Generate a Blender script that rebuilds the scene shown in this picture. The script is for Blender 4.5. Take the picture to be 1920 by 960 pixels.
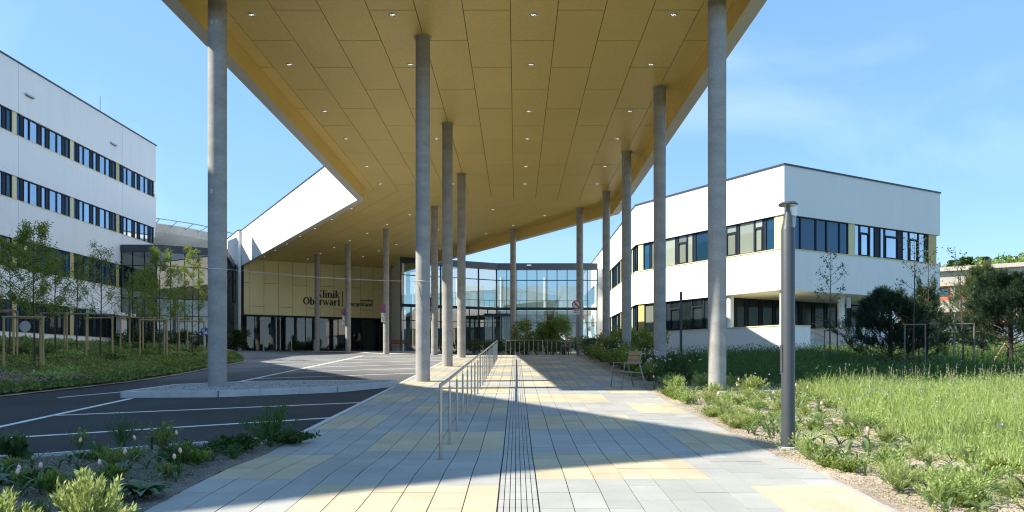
import bpy, bmesh, math, random
import numpy as np
from mathutils import Vector, Matrix
random.seed(7); RNG = np.random.default_rng(11)
for o in list(bpy.data.objects): bpy.data.objects.remove(o)
S = bpy.context.scene
COL = S.collection
R = math.radians

# ------------------------------------------------------------------ camera, sky, sun, exposure
CAMZ = 1.56
cam = bpy.data.objects.new('camera', bpy.data.cameras.new('camera')); COL.objects.link(cam)
cam.location = (0, 0, CAMZ); cam.rotation_euler = (R(90), 0, 0)
cam.data.sensor_width = 36; cam.data.lens = 1450 / 1920 * 36
cam.data.shift_x = -8 / 1920; cam.data.shift_y = 200 / 1920
cam.data.clip_end = 3000; cam.data.clip_start = 0.1
S.camera = cam
SUN_EL = 44.2
w = bpy.data.worlds.new('World'); S.world = w; w.use_nodes = True
wt = w.node_tree; wn = wt.nodes; wl = wt.links
bg = wn['Background']; bg.inputs['Strength'].default_value = 0.125
sky = wn.new('ShaderNodeTexSky'); sky.sky_type = 'NISHITA'; sky.sun_disc = False
sky.sun_elevation = R(SUN_EL); sky.sun_rotation = R(265)
sky.air_density = 1.0; sky.dust_density = 0.15; sky.ozone_density = 1.5; sky.altitude = 300
tc = wn.new('ShaderNodeTexCoord'); mp = wn.new('ShaderNodeMapping')
mp.inputs['Rotation'].default_value = (0.3, 0.5, 0.35); mp.inputs['Scale'].default_value = (0.9, 5.0, 4.0)
nz = wn.new('ShaderNodeTexNoise'); nz.inputs['Scale'].default_value = 1.5; nz.inputs['Detail'].default_value = 7
nz.inputs['Distortion'].default_value = 0.6
cr = wn.new('ShaderNodeValToRGB'); cr.color_ramp.elements[0].position = 0.50; cr.color_ramp.elements[1].position = 1.0
cr.color_ramp.elements[1].color = (0.42, 0.42, 0.42, 1)
mx = wn.new('ShaderNodeMixRGB'); mx.inputs['Color2'].default_value = (4.2, 4.9, 5.4, 1)
wl.new(tc.outputs['Generated'], mp.inputs['Vector']); wl.new(mp.outputs['Vector'], nz.inputs['Vector'])
wl.new(nz.outputs['Fac'], cr.inputs['Fac']); wl.new(cr.outputs['Color'], mx.inputs['Fac'])
tint = wn.new('ShaderNodeMixRGB'); tint.blend_type = 'MULTIPLY'; tint.inputs['Fac'].default_value = 1; tint.inputs['Color2'].default_value = (.88, .935, 1.06, 1)
wl.new(sky.outputs['Color'], tint.inputs['Color1']); flat = wn.new('ShaderNodeMixRGB'); flat.inputs['Fac'].default_value = .58; flat.inputs['Color2'].default_value = (1.06, 2.28, 3.75, 1)
wl.new(tint.outputs['Color'], flat.inputs['Color1']); wl.new(flat.outputs['Color'], mx.inputs['Color1']); wl.new(mx.outputs['Color'], bg.inputs['Color'])
sl = bpy.data.lights.new('sun', 'SUN'); sl.energy = 5.0; sl.angle = R(0.5); sl.color = (1.0, 0.91, 0.76)
sun = bpy.data.objects.new('sun', sl); COL.objects.link(sun); sun.rotation_euler = (0, -R(90 - SUN_EL), R(5)); sun.location = (-30, 0, 40)
S.view_settings.view_transform = 'Standard'; S.view_settings.look = 'None'
S.view_settings.exposure = 1.12; S.view_settings.gamma = 1.0
S.render.engine = 'CYCLES'
S.render.resolution_x = 1024; S.render.resolution_y = 512
S.cycles.max_bounces = 10; S.cycles.diffuse_bounces = 7; S.cycles.filter_width = 1.15; S.cycles.transparent_max_bounces = 16

# ------------------------------------------------------------------ terrain height
GD = [-60, 0, 6.46, 8.2, 9.5, 41, 54, 61, 67, 76, 400]
GZ = [-2.0, -.08, .31, .411, .411, 1.955, 2.19, 2.36, 2.58, 2.72, 3.0]
def H(x, y):
    x = np.asarray(x, float); y = np.asarray(y, float)
    b = np.interp(y, GD, GZ)
    t = np.clip((-x - 11.5) / 17.5, 0, 1); t = t * t * (3 - 2 * t)
    b = b + t * np.clip(2.62 - b, 0, 4)
    return b + np.clip(x - 4, 0, 30) * .012
def Hf(x, y): return float(H(x, y))
def G(px, py, dz=0.0):
    "point where the line of sight through a photograph pixel meets the terrain"
    kx = (px - 968) / 1450; kz = (680 - py) / 1450
    y = np.linspace(3, 110, 5000); f = CAMZ + kz * y - H(kx * y, y) - dz
    i = int(np.argmax(f < 0)); yy = y[i]
    return (kx * yy, yy)

# ------------------------------------------------------------------ materials
def new_mat(name):
    m = bpy.data.materials.new(name); m.use_nodes = True
    nt = m.node_tree; return m, nt, nt.nodes['Principled BSDF']
def lin(c): return tuple(((v / 12.92) if v <= .04045 else ((v + .055) / 1.055) ** 2.4) for v in c)
def M(name, col, rough=.7, metal=0.0, var=.0, scale=3.0, stretch=(1, 1, 1), bump=0.0, bscale=None, spec=.5, col2=None, detail=5, coords='Object', fine=0.0, fscale=60):
    m, nt, p = new_mat(name); n = nt.nodes; l = nt.links
    p.inputs['Roughness'].default_value = rough; p.inputs['Metallic'].default_value = metal
    p.inputs['Specular IOR Level'].default_value = spec
    p.inputs['Base Color'].default_value = (*col, 1)
    if var or col2 or bump or fine:
        g = n.new('ShaderNodeNewGeometry') if coords == 'World' else n.new('ShaderNodeTexCoord')
        src = g.outputs['Position'] if coords == 'World' else g.outputs['Object']
        mpn = n.new('ShaderNodeMapping'); mpn.inputs['Scale'].default_value = stretch
        l.new(src, mpn.inputs['Vector'])
    if var or col2:
        nn = n.new('ShaderNodeTexNoise'); nn.inputs['Scale'].default_value = scale; nn.inputs['Detail'].default_value = detail
        l.new(mpn.outputs['Vector'], nn.inputs['Vector'])
        r = n.new('ShaderNodeValToRGB'); r.color_ramp.elements[0].position = .3; r.color_ramp.elements[1].position = .7
        a = tuple(max(0, c * (1 - var)) for c in col); b = col2 if col2 else tuple(min(1, c * (1 + var)) for c in col)
        r.color_ramp.elements[0].color = (*a, 1); r.color_ramp.elements[1].color = (*b, 1)
        l.new(nn.outputs['Fac'], r.inputs['Fac']); out = r.outputs['Color']
        if fine:
            n2 = n.new('ShaderNodeTexNoise'); n2.inputs['Scale'].default_value = fscale; n2.inputs['Detail'].default_value = 3
            l.new(mpn.outputs['Vector'], n2.inputs['Vector'])
            mr = n.new('ShaderNodeMapRange'); mr.inputs[1].default_value = .3; mr.inputs[2].default_value = .7
            mr.inputs[3].default_value = 1 - fine; mr.inputs[4].default_value = 1 + fine
            l.new(n2.outputs['Fac'], mr.inputs[0])
            mm = n.new('ShaderNodeMixRGB'); mm.blend_type = 'MULTIPLY'; mm.inputs['Fac'].default_value = 1
            l.new(out, mm.inputs['Color1']); l.new(mr.outputs[0], mm.inputs['Color2']); out = mm.outputs['Color']
        l.new(out, p.inputs['Base Color'])
    if bump:
        nb = n.new('ShaderNodeTexNoise'); nb.inputs['Scale'].default_value = bscale or scale * 8; nb.inputs['Detail'].default_value = 4
        l.new(mpn.outputs['Vector'], nb.inputs['Vector'])
        bp = n.new('ShaderNodeBump'); bp.inputs['Strength'].default_value = bump; bp.inputs['Distance'].default_value = .02
        l.new(nb.outputs['Fac'], bp.inputs['Height']); l.new(bp.outputs['Normal'], p.inputs['Normal'])
    return m
def island(name, cols, rough=.8, translucent=0.3, spec=.25):
    "leafy material: colour picked per leaf / blade / stone"
    m, nt, p = new_mat(name); n = nt.nodes; l = nt.links
    g = n.new('ShaderNodeNewGeometry'); r = n.new('ShaderNodeValToRGB')
    e = r.color_ramp.elements
    while len(e) < len(cols): e.new(.5)
    for i, c in enumerate(cols): e[i].position = i / (len(cols) - 1); e[i].color = (*c, 1)
    l.new(g.outputs['Random Per Island'], r.inputs['Fac']); l.new(r.outputs['Color'], p.inputs['Base Color'])
    p.inputs['Roughness'].default_value = rough; p.inputs['Specular IOR Level'].default_value = spec
    if translucent:
        t = n.new('ShaderNodeBsdfTranslucent'); ms = n.new('ShaderNodeMixShader'); ms.inputs['Fac'].default_value = translucent
        hs = n.new('ShaderNodeHueSaturation'); hs.inputs['Value'].default_value = 1.5; hs.inputs['Hue'].default_value = .49
        l.new(r.outputs['Color'], hs.inputs['Color']); l.new(hs.outputs['Color'], t.inputs['Color'])
        l.new(p.outputs['BSDF'], ms.inputs[1]); l.new(t.outputs['BSDF'], ms.inputs[2])
        l.new(ms.outputs['Shader'], n['Material Output'].inputs['Surface'])
    return m
def glass(name, tint=(.85, .93, .92), base=.12, rough=0.0, refl=(1, 1, 1), maxf=.9):
    m, nt, p = new_mat(name); n = nt.nodes; l = nt.links; n.remove(p)
    tr = n.new('ShaderNodeBsdfTransparent'); tr.inputs['Color'].default_value = (*tint, 1)
    gl = n.new('ShaderNodeBsdfGlossy'); gl.inputs['Roughness'].default_value = rough; gl.inputs['Color'].default_value = (*refl, 1)
    fr = n.new('ShaderNodeFresnel'); fr.inputs['IOR'].default_value = 1.5
    mr = n.new('ShaderNodeMapRange'); mr.inputs[3].default_value = base; mr.inputs[4].default_value = maxf
    ms = n.new('ShaderNodeMixShader')
    gg = n.new('ShaderNodeNewGeometry'); sb = n.new('ShaderNodeMath'); sb.operation = 'SUBTRACT'; sb.inputs[0].default_value = 1; l.new(gg.outputs['Backfacing'], sb.inputs[1])
    mu = n.new('ShaderNodeMath'); mu.operation = 'MULTIPLY'; l.new(sb.outputs[0], mu.inputs[0]); l.new(mr.outputs[0], mu.inputs[1])
    l.new(fr.outputs[0], mr.inputs[0]); l.new(mu.outputs[0], ms.inputs['Fac'])
    l.new(tr.outputs[0], ms.inputs[1]); l.new(gl.outputs[0], ms.inputs[2]); l.new(ms.outputs[0], n['Material Output'].inputs['Surface'])
    return m
def mirror_glass(name, col, refl, fac):
    m, nt, p = new_mat(name); n = nt.nodes; l = nt.links
    p.inputs['Base Color'].default_value = (*col, 1); p.inputs['Roughness'].default_value = .3; p.inputs['Specular IOR Level'].default_value = .12
    gl = n.new('ShaderNodeBsdfGlossy'); gl.inputs['Roughness'].default_value = .02; gl.inputs['Color'].default_value = (*refl, 1)
    t = n.new('ShaderNodeTexCoord'); nn = n.new('ShaderNodeTexNoise'); nn.inputs['Scale'].default_value = .8
    l.new(t.outputs['Object'], nn.inputs['Vector'])
    b = n.new('ShaderNodeBump'); b.inputs['Strength'].default_value = .08; b.inputs['Distance'].default_value = .05
    l.new(nn.outputs['Fac'], b.inputs['Height']); l.new(b.outputs['Normal'], gl.inputs['Normal'])
    oi = n.new('ShaderNodeObjectInfo'); hs = n.new('ShaderNodeHueSaturation'); hs.inputs['Color'].default_value = (*col, 1)
    mr = n.new('ShaderNodeMapRange'); mr.inputs[3].default_value = .55; mr.inputs[4].default_value = 1.9; l.new(oi.outputs['Random'], mr.inputs[0]); l.new(mr.outputs[0], hs.inputs['Value']); l.new(hs.outputs['Color'], p.inputs['Base Color'])
    ms = n.new('ShaderNodeMixShader'); mf = n.new('ShaderNodeMapRange'); mf.inputs[3].default_value = fac*1.18; mf.inputs[4].default_value = fac*.82; l.new(oi.outputs['Random'], mf.inputs[0]); l.new(mf.outputs[0], ms.inputs['Fac'])
    l.new(p.outputs['BSDF'], ms.inputs[1]); l.new(gl.outputs[0], ms.inputs[2]); l.new(ms.outputs[0], n['Material Output'].inputs['Surface'])
    return m

def per_tile(m, amt=.055):
    nt = m.node_tree; p = nt.nodes['Principled BSDF']; src = p.inputs['Base Color'].links[0].from_socket; N = nt.nodes.new; L = nt.links.new
    oi = N('ShaderNodeObjectInfo'); g = N('ShaderNodeNewGeometry'); ad = N('ShaderNodeMath'); ad.operation = 'ADD'; L(oi.outputs['Random'], ad.inputs[0]); L(g.outputs['Random Per Island'], ad.inputs[1])
    fr = N('ShaderNodeMath'); fr.operation = 'FRACT'; L(ad.outputs[0], fr.inputs[0]); mr = N('ShaderNodeMapRange'); mr.inputs[3].default_value = 1-amt; mr.inputs[4].default_value = 1+amt; L(fr.outputs[0], mr.inputs[0])
    st = N('ShaderNodeTexNoise'); st.inputs['Scale'].default_value = .55; st.inputs['Detail'].default_value = 8; st.inputs['Roughness'].default_value = .7; L(g.outputs['Position'], st.inputs['Vector'])
    sr = N('ShaderNodeMapRange'); sr.inputs[1].default_value = .35; sr.inputs[2].default_value = .65; sr.inputs[3].default_value = .84; sr.inputs[4].default_value = 1.06; L(st.outputs['Fac'], sr.inputs[0])
    mm = N('ShaderNodeMath'); mm.operation = 'MULTIPLY'; L(mr.outputs[0], mm.inputs[0]); L(sr.outputs[0], mm.inputs[1])
    mx = N('ShaderNodeMixRGB'); mx.blend_type = 'MULTIPLY'; mx.inputs['Fac'].default_value = 1; L(src, mx.inputs['Color1']); L(mm.outputs[0], mx.inputs['Color2']); L(mx.outputs['Color'], p.inputs['Base Color'])
WHITE = M('white_render', (.80, .80, .785), .9, var=.012, scale=.9, stretch=(1, 1, .12), fine=.02, fscale=3, bump=.15, bscale=40, coords='World', spec=.2)
SOFFWHITE = M('white_metal_edge', (.62, .60, .56), .55)
GOLD = M('golden_panel', (.76, .56, .18), .45, metal=.15, var=.05, scale=.25, stretch=(1, 1, 1), coords='World', spec=.5, fine=.04, fscale=9)
GOLDW = M('golden_wall_panel', (.92, .81, .44), .5, metal=.05, var=.05, scale=.3, coords='World', fine=.03, fscale=8)
CREAM = M('cream_panel', (.68, .60, .34), .6, var=.03)
OCHRE = M('ochre_panel', (.52, .42, .18), .6, var=.03)
JOINT = M('dark_joint', (.02, .018, .014), .9)
CONC = M('column_concrete', (.31, .305, .29), .75, var=.13, scale=1.6, stretch=(1, 1, 2.2), bump=.25, bscale=26, fine=.12, fscale=22, col2=(.37, .365, .35))
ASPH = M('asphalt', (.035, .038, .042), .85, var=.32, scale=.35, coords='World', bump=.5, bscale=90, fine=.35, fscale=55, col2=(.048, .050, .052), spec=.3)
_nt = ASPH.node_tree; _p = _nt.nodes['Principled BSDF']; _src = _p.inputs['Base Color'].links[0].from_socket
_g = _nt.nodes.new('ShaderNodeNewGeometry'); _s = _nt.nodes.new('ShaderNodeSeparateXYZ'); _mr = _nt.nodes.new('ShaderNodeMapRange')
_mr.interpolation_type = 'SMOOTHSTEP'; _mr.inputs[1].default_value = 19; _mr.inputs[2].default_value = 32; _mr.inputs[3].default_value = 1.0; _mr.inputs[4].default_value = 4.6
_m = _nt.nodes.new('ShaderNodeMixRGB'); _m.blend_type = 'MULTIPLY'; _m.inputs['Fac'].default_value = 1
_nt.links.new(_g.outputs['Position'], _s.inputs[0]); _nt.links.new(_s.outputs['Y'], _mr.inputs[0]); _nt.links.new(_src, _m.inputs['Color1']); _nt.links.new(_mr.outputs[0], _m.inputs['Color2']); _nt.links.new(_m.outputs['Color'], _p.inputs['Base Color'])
PAINT = M('road_paint', (.66, .67, .66), .7, var=.16, scale=6, fine=.15, fscale=50, coords='World')
REDP = M('red_paint', (.5, .08, .05), .7, var=.1, scale=4)
BLUEP = M('blue_paint', (.10, .30, .55), .7)
TG = [M('grey_paver_%s' % s, c, .8, var=.05, scale=1.1, coords='World', fine=.06, fscale=70, bump=.12, bscale=130, stretch=(1, 2.5, 1)) for s, c in (('mid', (.325, .325, .305)), ('pale', (.34, .34, .32)), ('deep', (.308, .31, .292)))]
TY = [M('yellow_paver_%s' % s, c, .8, var=.05, scale=1.1, coords='World', fine=.06, fscale=70, bump=.12, bscale=130, stretch=(1, 2.5, 1)) for s, c in (('mid', (.455, .39, .265)), ('pale', (.475, .41, .28)), ('deep', (.435, .37, .25)))]
GROUT = M('paver_joint', (.10, .092, .08), .95, var=.2, scale=9, coords='World')
KERB = M('kerb_concrete', (.48, .48, .47), .85, var=.12, scale=3, coords='World', fine=.1, fscale=60, bump=.2, bscale=80)
STEEL = M('brushed_steel', (.42, .41, .39), .32, metal=1.0, var=.05, scale=12)
DARKM = M('anthracite_metal', (.035, .045, .058), .45, var=.05)
FRAME = M('anthracite_frame', (.014, .022, .034), .55, spec=.2)
POLE = M('grey_painted_metal', (.070, .078, .085), .42, metal=.2, var=.04)
P_SKY = mirror_glass('sky_reflecting_pane', (.08, .14, .20), (.60, .72, .84), .60)
P_BLUE = mirror_glass('dark_blue_pane', (.010, .05, .10), (.5, .7, .9), .07)
P_GREEN = mirror_glass('grey_green_pane', (.20, .235, .20), (.8, .85, .85), .22)
P_DARK = mirror_glass('dark_pane', (.014, .022, .026), (.6, .8, .85), .20)
P_VDARK = mirror_glass('unlit_pane', (.008, .011, .011), (.6, .75, .7), .025)
CLEAR = glass('curtain_wall_glass', (.68, .75, .74), .10, maxf=.9)
DIM = glass('entrance_glass', (.50, .60, .62), .05, maxf=.75)
LAMPG = glass('lamp_glass', (.95, .97, .98), .08, maxf=.7)
WOOD = M('weathered_wood', (.30, .20, .11), .75, var=.2, scale=3, stretch=(2, 14, 14), bump=.2)
STAKE = M('stake_wood', (.40, .285, .15), .8, var=.2, scale=4, stretch=(8, 8, 1), bump=.3)
GSTAKE = M('grey_stake_wood', (.17, .155, .135), .8, var=.2, scale=4, stretch=(8, 8, 1), bump=.3)
BARK = M('bark', (.085, .058, .045), .9, var=.3, scale=10, bump=.5)
PBARK = M('pine_bark', (.07, .055, .042), .95, var=.3, scale=8, bump=.7)
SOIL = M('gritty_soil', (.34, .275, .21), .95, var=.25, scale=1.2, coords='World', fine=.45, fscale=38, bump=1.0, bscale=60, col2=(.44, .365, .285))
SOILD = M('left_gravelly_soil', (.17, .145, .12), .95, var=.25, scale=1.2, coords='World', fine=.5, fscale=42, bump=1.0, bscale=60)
EARTH = M('grassy_earth', (.055, .075, .03), .95, var=.3, scale=.8, coords='World', fine=.3, fscale=20, col2=(.10, .10, .05), bump=.6)
GRAV = island('gravel', [(.16, .17, .18), (.34, .34, .33), (.55, .54, .52), (.24, .22, .20)], .9, 0)
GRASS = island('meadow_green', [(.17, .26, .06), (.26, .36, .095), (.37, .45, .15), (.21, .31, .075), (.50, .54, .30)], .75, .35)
GRASSD = island('shaded_meadow_green', [(.045, .10, .025), (.07, .14, .035), (.10, .17, .05), (.055, .12, .025)], .75, .25)  # darker copy of the meadow green, with the shade put into the colour
SEED = island('seed_head_straw', [(.36, .36, .19), (.50, .48, .30), (.30, .34, .15)], .8, .3)
LEAF = island('spring_leaf', [(.09, .15, .03), (.15, .23, .04), (.22, .30, .06), (.12, .19, .035)], .6, .35)
LEAFY = island('bright_leaf', [(.10, .16, .025), (.16, .22, .035), (.21, .26, .05), (.13, .18, .03)], .6, .4)
SHRUB = island('shrub_leaf', [(.03, .065, .018), (.05, .095, .025), (.075, .12, .03), (.04, .08, .02)], .6, .25)
COVER = island('ground_cover_leaf', [(.09, .15, .035), (.17, .26, .06), (.27, .33, .08), (.11, .17, .045), (.30, .24, .10)], .7, .3)
NEEDLE = island('pine_needle', [(.012, .034, .016), (.020, .048, .022), (.034, .066, .027)], .6, .1)
NEEDLEL = island('pale_pine_needle', [(.07, .11, .035), (.10, .14, .05), (.13, .16, .07)], .6, .2)
TULIP = island('tulip_leaf', [(.07, .125, .035), (.10, .16, .05), (.13, .18, .055)], .45, .25, .5)
TULIPD = island('deep_tulip_leaf', [(.035, .09, .03), (.05, .11, .035), (.07, .13, .04)], .4, .2, .5)
SILVER = island('silvery_leaf', [(.20, .27, .07), (.30, .38, .11), (.42, .46, .20), (.16, .24, .05)], .7, .3)
PETAL = island('pale_pink_petal', [(.72, .52, .56), (.80, .66, .66), (.70, .45, .52)], .5, .3)
PETALY = M('petal_base_yellow', (.7, .42, .06), .6)
BLUEF = island('blue_petal', [(.02, .06, .65), (.05, .10, .75), (.35, .12, .55), (.65, .35, .55), (.75, .7, .75), (.04, .05, .5)], .6, .2)
PINKF = island('lilac_petal', [(.45, .22, .45), (.55, .33, .5), (.38, .16, .42)], .6, .2)
INTER = M('interior_white', (.85, .86, .84), .8)
INTERG = M('interior_green_grey', (.30, .36, .34), .7)
INTERD = M('interior_dark', (.06, .07, .07), .8)
FLOORM = M('interior_floor', (.20, .20, .19), .6)
RAWC = M('raw_concrete', (.46, .425, .37), .9, var=.12, scale=.4, coords='World', fine=.1, fscale=4)
ORANGE = M('orange_red_panel', (.52, .13, .05), .7, var=.15, scale=.5, coords='World')
SIGNW = M('sign_white', (.75, .75, .75), .5)
SIGNR = M('sign_red', (.55, .02, .03), .4)
SIGNB = M('sign_blue', (.02, .10, .42), .4)
SIGNG = M('sign_back_grey', (.45, .46, .47), .5)
INK = M('sign_lettering', (.012, .012, .02), .5)
OINK = M('sign_orange', (.65, .2, .03), .5)
GLOW = M('lit_lamp', (.8, .8, .78), .5); GLOW.node_tree.nodes['Principled BSDF'].inputs['Emission Color'].default_value = (1, .97, .9, 1); GLOW.node_tree.nodes['Principled BSDF'].inputs['Emission Strength'].default_value = .5
LENS = M('downlight_reflector', (.75, .75, .72), .25, metal=.6)

# ------------------------------------------------------------------ building blocks
class MB:
    def __init__(s): s.v = []; s.f = []
    def quad(s, a, b, c, d):
        i = len(s.v); s.v += [tuple(a), tuple(b), tuple(c), tuple(d)]; s.f.append((i, i+1, i+2, i+3))
    def hexa(s, p):
        i = len(s.v); s.v += [tuple(q) for q in p]
        for f in ((0,3,2,1),(4,5,6,7),(0,1,5,4),(1,2,6,5),(2,3,7,6),(3,0,4,7)): s.f.append(tuple(i+k for k in f))
    def box(s, x0, x1, y0, y1, z0, z1):
        s.hexa([(x0,y0,z0),(x1,y0,z0),(x1,y1,z0),(x0,y1,z0),(x0,y0,z1),(x1,y0,z1),(x1,y1,z1),(x0,y1,z1)])
    def prism(s, poly, z0, z1):
        a = sum(poly[i][0]*poly[(i+1)%len(poly)][1]-poly[(i+1)%len(poly)][0]*poly[i][1] for i in range(len(poly)))
        if a < 0: poly = poly[::-1]
        n = len(poly); i = len(s.v); zz = (lambda q, z: z(q) if callable(z) else z)
        s.v += [(q[0], q[1], zz(q, z0)) for q in poly] + [(q[0], q[1], zz(q, z1)) for q in poly]
        s.f.append(tuple(i+k for k in range(n))[::-1]); s.f.append(tuple(i+n+k for k in range(n)))
        for k in range(n): k2 = (k+1) % n; s.f.append((i+k, i+k2, i+n+k2, i+n+k))
    def tube(s, pts, rad, n=8, cap=True):
        pts = [Vector(p) for p in pts]; rr = rad if isinstance(rad, (list, tuple)) else [rad]*len(pts)
        base = len(s.v)
        for k, p in enumerate(pts):
            d = (pts[min(k+1, len(pts)-1)] - pts[max(k-1, 0)]).normalized()
            up = Vector((0,0,1)) if abs(d.z) < .9 else Vector((1,0,0))
            a = d.cross(up).normalized(); b = d.cross(a).normalized()
            for j in range(n):
                t = 2*math.pi*j/n; s.v.append(tuple(p + (a*math.cos(t) + b*math.sin(t))*rr[k]))
        for k in range(len(pts)-1):
            for j in range(n):
                j2 = (j+1) % n; s.f.append((base+k*n+j, base+(k+1)*n+j, base+(k+1)*n+j2, base+k*n+j2))
        if cap:
            s.f.append(tuple(base+j for j in range(n))); s.f.append(tuple(base+(len(pts)-1)*n+j for j in range(n))[::-1])
    def lathe(s, prof, n=24, o=(0,0,0), closed=True):
        base = len(s.v)
        for r, z in prof:
            for j in range(n):
                t = 2*math.pi*j/n; s.v.append((o[0]+r*math.cos(t), o[1]+r*math.sin(t), o[2]+z))
        for k in range(len(prof)-1):
            for j in range(n):
                j2 = (j+1) % n; s.f.append((base+k*n+j, base+k*n+j2, base+(k+1)*n+j2, base+(k+1)*n+j))
        if closed:
            s.f.append(tuple(base+j for j in range(n))[::-1]); s.f.append(tuple(base+(len(prof)-1)*n+j for j in range(n)))
    def mesh(s, name, mat, smooth=False):
        me = bpy.data.meshes.new(name); me.from_pydata(s.v, [], s.f); me.materials.append(mat)
        if smooth: me.shade_smooth()
        me.update(); return me
    def build(s, name, mat, parent=None, loc=(0,0,0), smooth=False, rot=0):
        return link(name, s.mesh(name, mat, smooth), parent, loc, rot)
def link(name, me, parent=None, loc=(0,0,0), rot=0):
    o = bpy.data.objects.new(name, me); COL.objects.link(o); o.parent = parent; o.location = loc
    if isinstance(rot, (tuple, list)): o.rotation_euler = rot
    elif rot: o.rotation_euler = (0, 0, rot)
    return o
def smooth_by_angle(o, deg=35):
    me = o.data; me.shade_smooth()
    try: me.set_sharp_from_angle(angle=R(deg))
    except Exception: pass
    return o
def tag(o, label=None, cat=None, group=None, kind=None):
    if label: o['label'] = label
    if cat: o['category'] = cat
    if group: o['group'] = group
    if kind: o['kind'] = kind
    return o
def thing(name, label, cat, loc=(0,0,0), rot=0, group=None):
    return tag(link(name, None, None, loc, rot), label, cat, group)
def struct(o): o['kind'] = 'structure'; return o
def copy_tree(o, parent=None):
    c = o.copy(); COL.objects.link(c); c.parent = parent
    for ch in list(o.children): copy_tree(ch, c)
    return c
def np_mesh(name, verts, faces, mat, smooth=False):
    "faces: list of index arrays (n,3) or (n,4)"
    me = bpy.data.meshes.new(name)
    verts = np.ascontiguousarray(verts, dtype=np.float32)
    me.vertices.add(len(verts)); me.vertices.foreach_set('co', verts.ravel())
    loops = np.concatenate([f.ravel() for f in faces]).astype(np.int32)
    tot = np.concatenate([np.full(len(f), f.shape[1]) for f in faces]).astype(np.int32)
    start = np.concatenate([[0], np.cumsum(tot)[:-1]]).astype(np.int32)
    me.loops.add(len(loops)); me.loops.foreach_set('vertex_index', loops)
    me.polygons.add(len(tot)); me.polygons.foreach_set('loop_start', start); me.polygons.foreach_set('loop_total', tot)
    me.materials.append(mat); me.update(calc_edges=True)
    if smooth: me.shade_smooth()
    return me
def offset(poly, r):
    "grow (r>0) a polygon outward"
    a = sum(poly[i][0]*poly[(i+1)%len(poly)][1]-poly[(i+1)%len(poly)][0]*poly[i][1] for i in range(len(poly)))
    sgn = 1 if a > 0 else -1; n = len(poly); out = []
    for i in range(n):
        p0 = Vector(poly[i-1]); p1 = Vector(poly[i]); p2 = Vector(poly[(i+1) % n])
        d1 = (p1-p0).normalized(); d2 = (p2-p1).normalized()
        n1 = Vector((d1.y, -d1.x))*sgn; n2 = Vector((d2.y, -d2.x))*sgn
        m = (n1+n2); m = m/m.dot(n1) if m.dot(n1) > 1e-6 else n1
        out.append(tuple(p1 + m*r))
    return out
def unit(v):
    return v/np.maximum(np.linalg.norm(v, axis=1, keepdims=True), 1e-9)
def leaves(C, L, W, D=None, up=.25, rng=RNG):
    "diamond leaves at centres C, length L, width W, along D"
    n = len(C)
    if D is None: D = rng.normal(size=(n, 3)); D[:, 2] = D[:, 2]*.6 + up
    D = unit(D); Q = rng.normal(size=(n, 3)); Sd = unit(np.cross(D, Q)); N = np.cross(D, Sd)
    L = np.broadcast_to(np.asarray(L, float), (n,))[:, None]*rng.uniform(.7, 1.3, (n, 1)); W = np.broadcast_to(np.asarray(W, float), (n,))[:, None]*rng.uniform(.7, 1.3, (n, 1))
    V = np.stack([C, C + D*L*.5 + Sd*W*.5 + N*W*.15, C + D*L, C + D*L*.5 - Sd*W*.5 + N*W*.15], 1).reshape(-1, 3)
    F = np.arange(4*n).reshape(n, 4); return V, [F]
def blades(P, h, wd, lean, rng=RNG):
    n = len(P); a = rng.uniform(0, 2*math.pi, n); h = np.broadcast_to(h, (n,)); wd = np.broadcast_to(wd, (n,))
    side = np.stack([np.cos(a), np.sin(a), np.zeros(n)], 1); b = rng.uniform(0, 2*math.pi, n)
    ld = np.stack([np.cos(b), np.sin(b), np.zeros(n)], 1)*(lean*rng.uniform(.2, 1, n)*h)[:, None]
    z = np.stack([np.zeros(n), np.zeros(n), h], 1)
    m = P + z*.55 + ld*.3
    V = np.stack([P - side*wd[:, None]/2, P + side*wd[:, None]/2, m + side*wd[:, None]*.4, m - side*wd[:, None]*.4, P + z*.97 + ld], 1).reshape(-1, 3)
    i = (np.arange(n)*5)[:, None]
    return V, [i + np.array([0, 1, 2, 3]), i + np.array([3, 2, 4])]
def merge(parts):
    V = []; Q = []; T = []; off = 0
    for v, fs in parts:
        V.append(v)
        for f in fs: (Q if f.shape[1] == 4 else T).append(f + off)
        off += len(v)
    F = []
    if Q: F.append(np.concatenate(Q))
    if T: F.append(np.concatenate(T))
    return np.concatenate(V), F
def sheet(name, xs, ys, zoff, mat, parent=None, fx=None, noise=0.0):
    "terrain-following sheet; fx(u, y) may bend the side edges"
    X, Y = np.meshgrid(xs, ys)
    if fx: X, Y = fx(X, Y)
    Z = H(X, Y) + zoff
    if noise:
        Z = Z + noise*RNG.uniform(0, 1, Z.shape)
    V = np.stack([X, Y, Z], -1).reshape(-1, 3); ny, nx = X.shape
    i = (np.arange(ny-1)[:, None]*nx + np.arange(nx-1)[None]).ravel()
    F = np.stack([i, i+1, i+nx+1, i+nx], 1)
    return link(name, np_mesh(name, V, [F], mat, True), parent)

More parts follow.
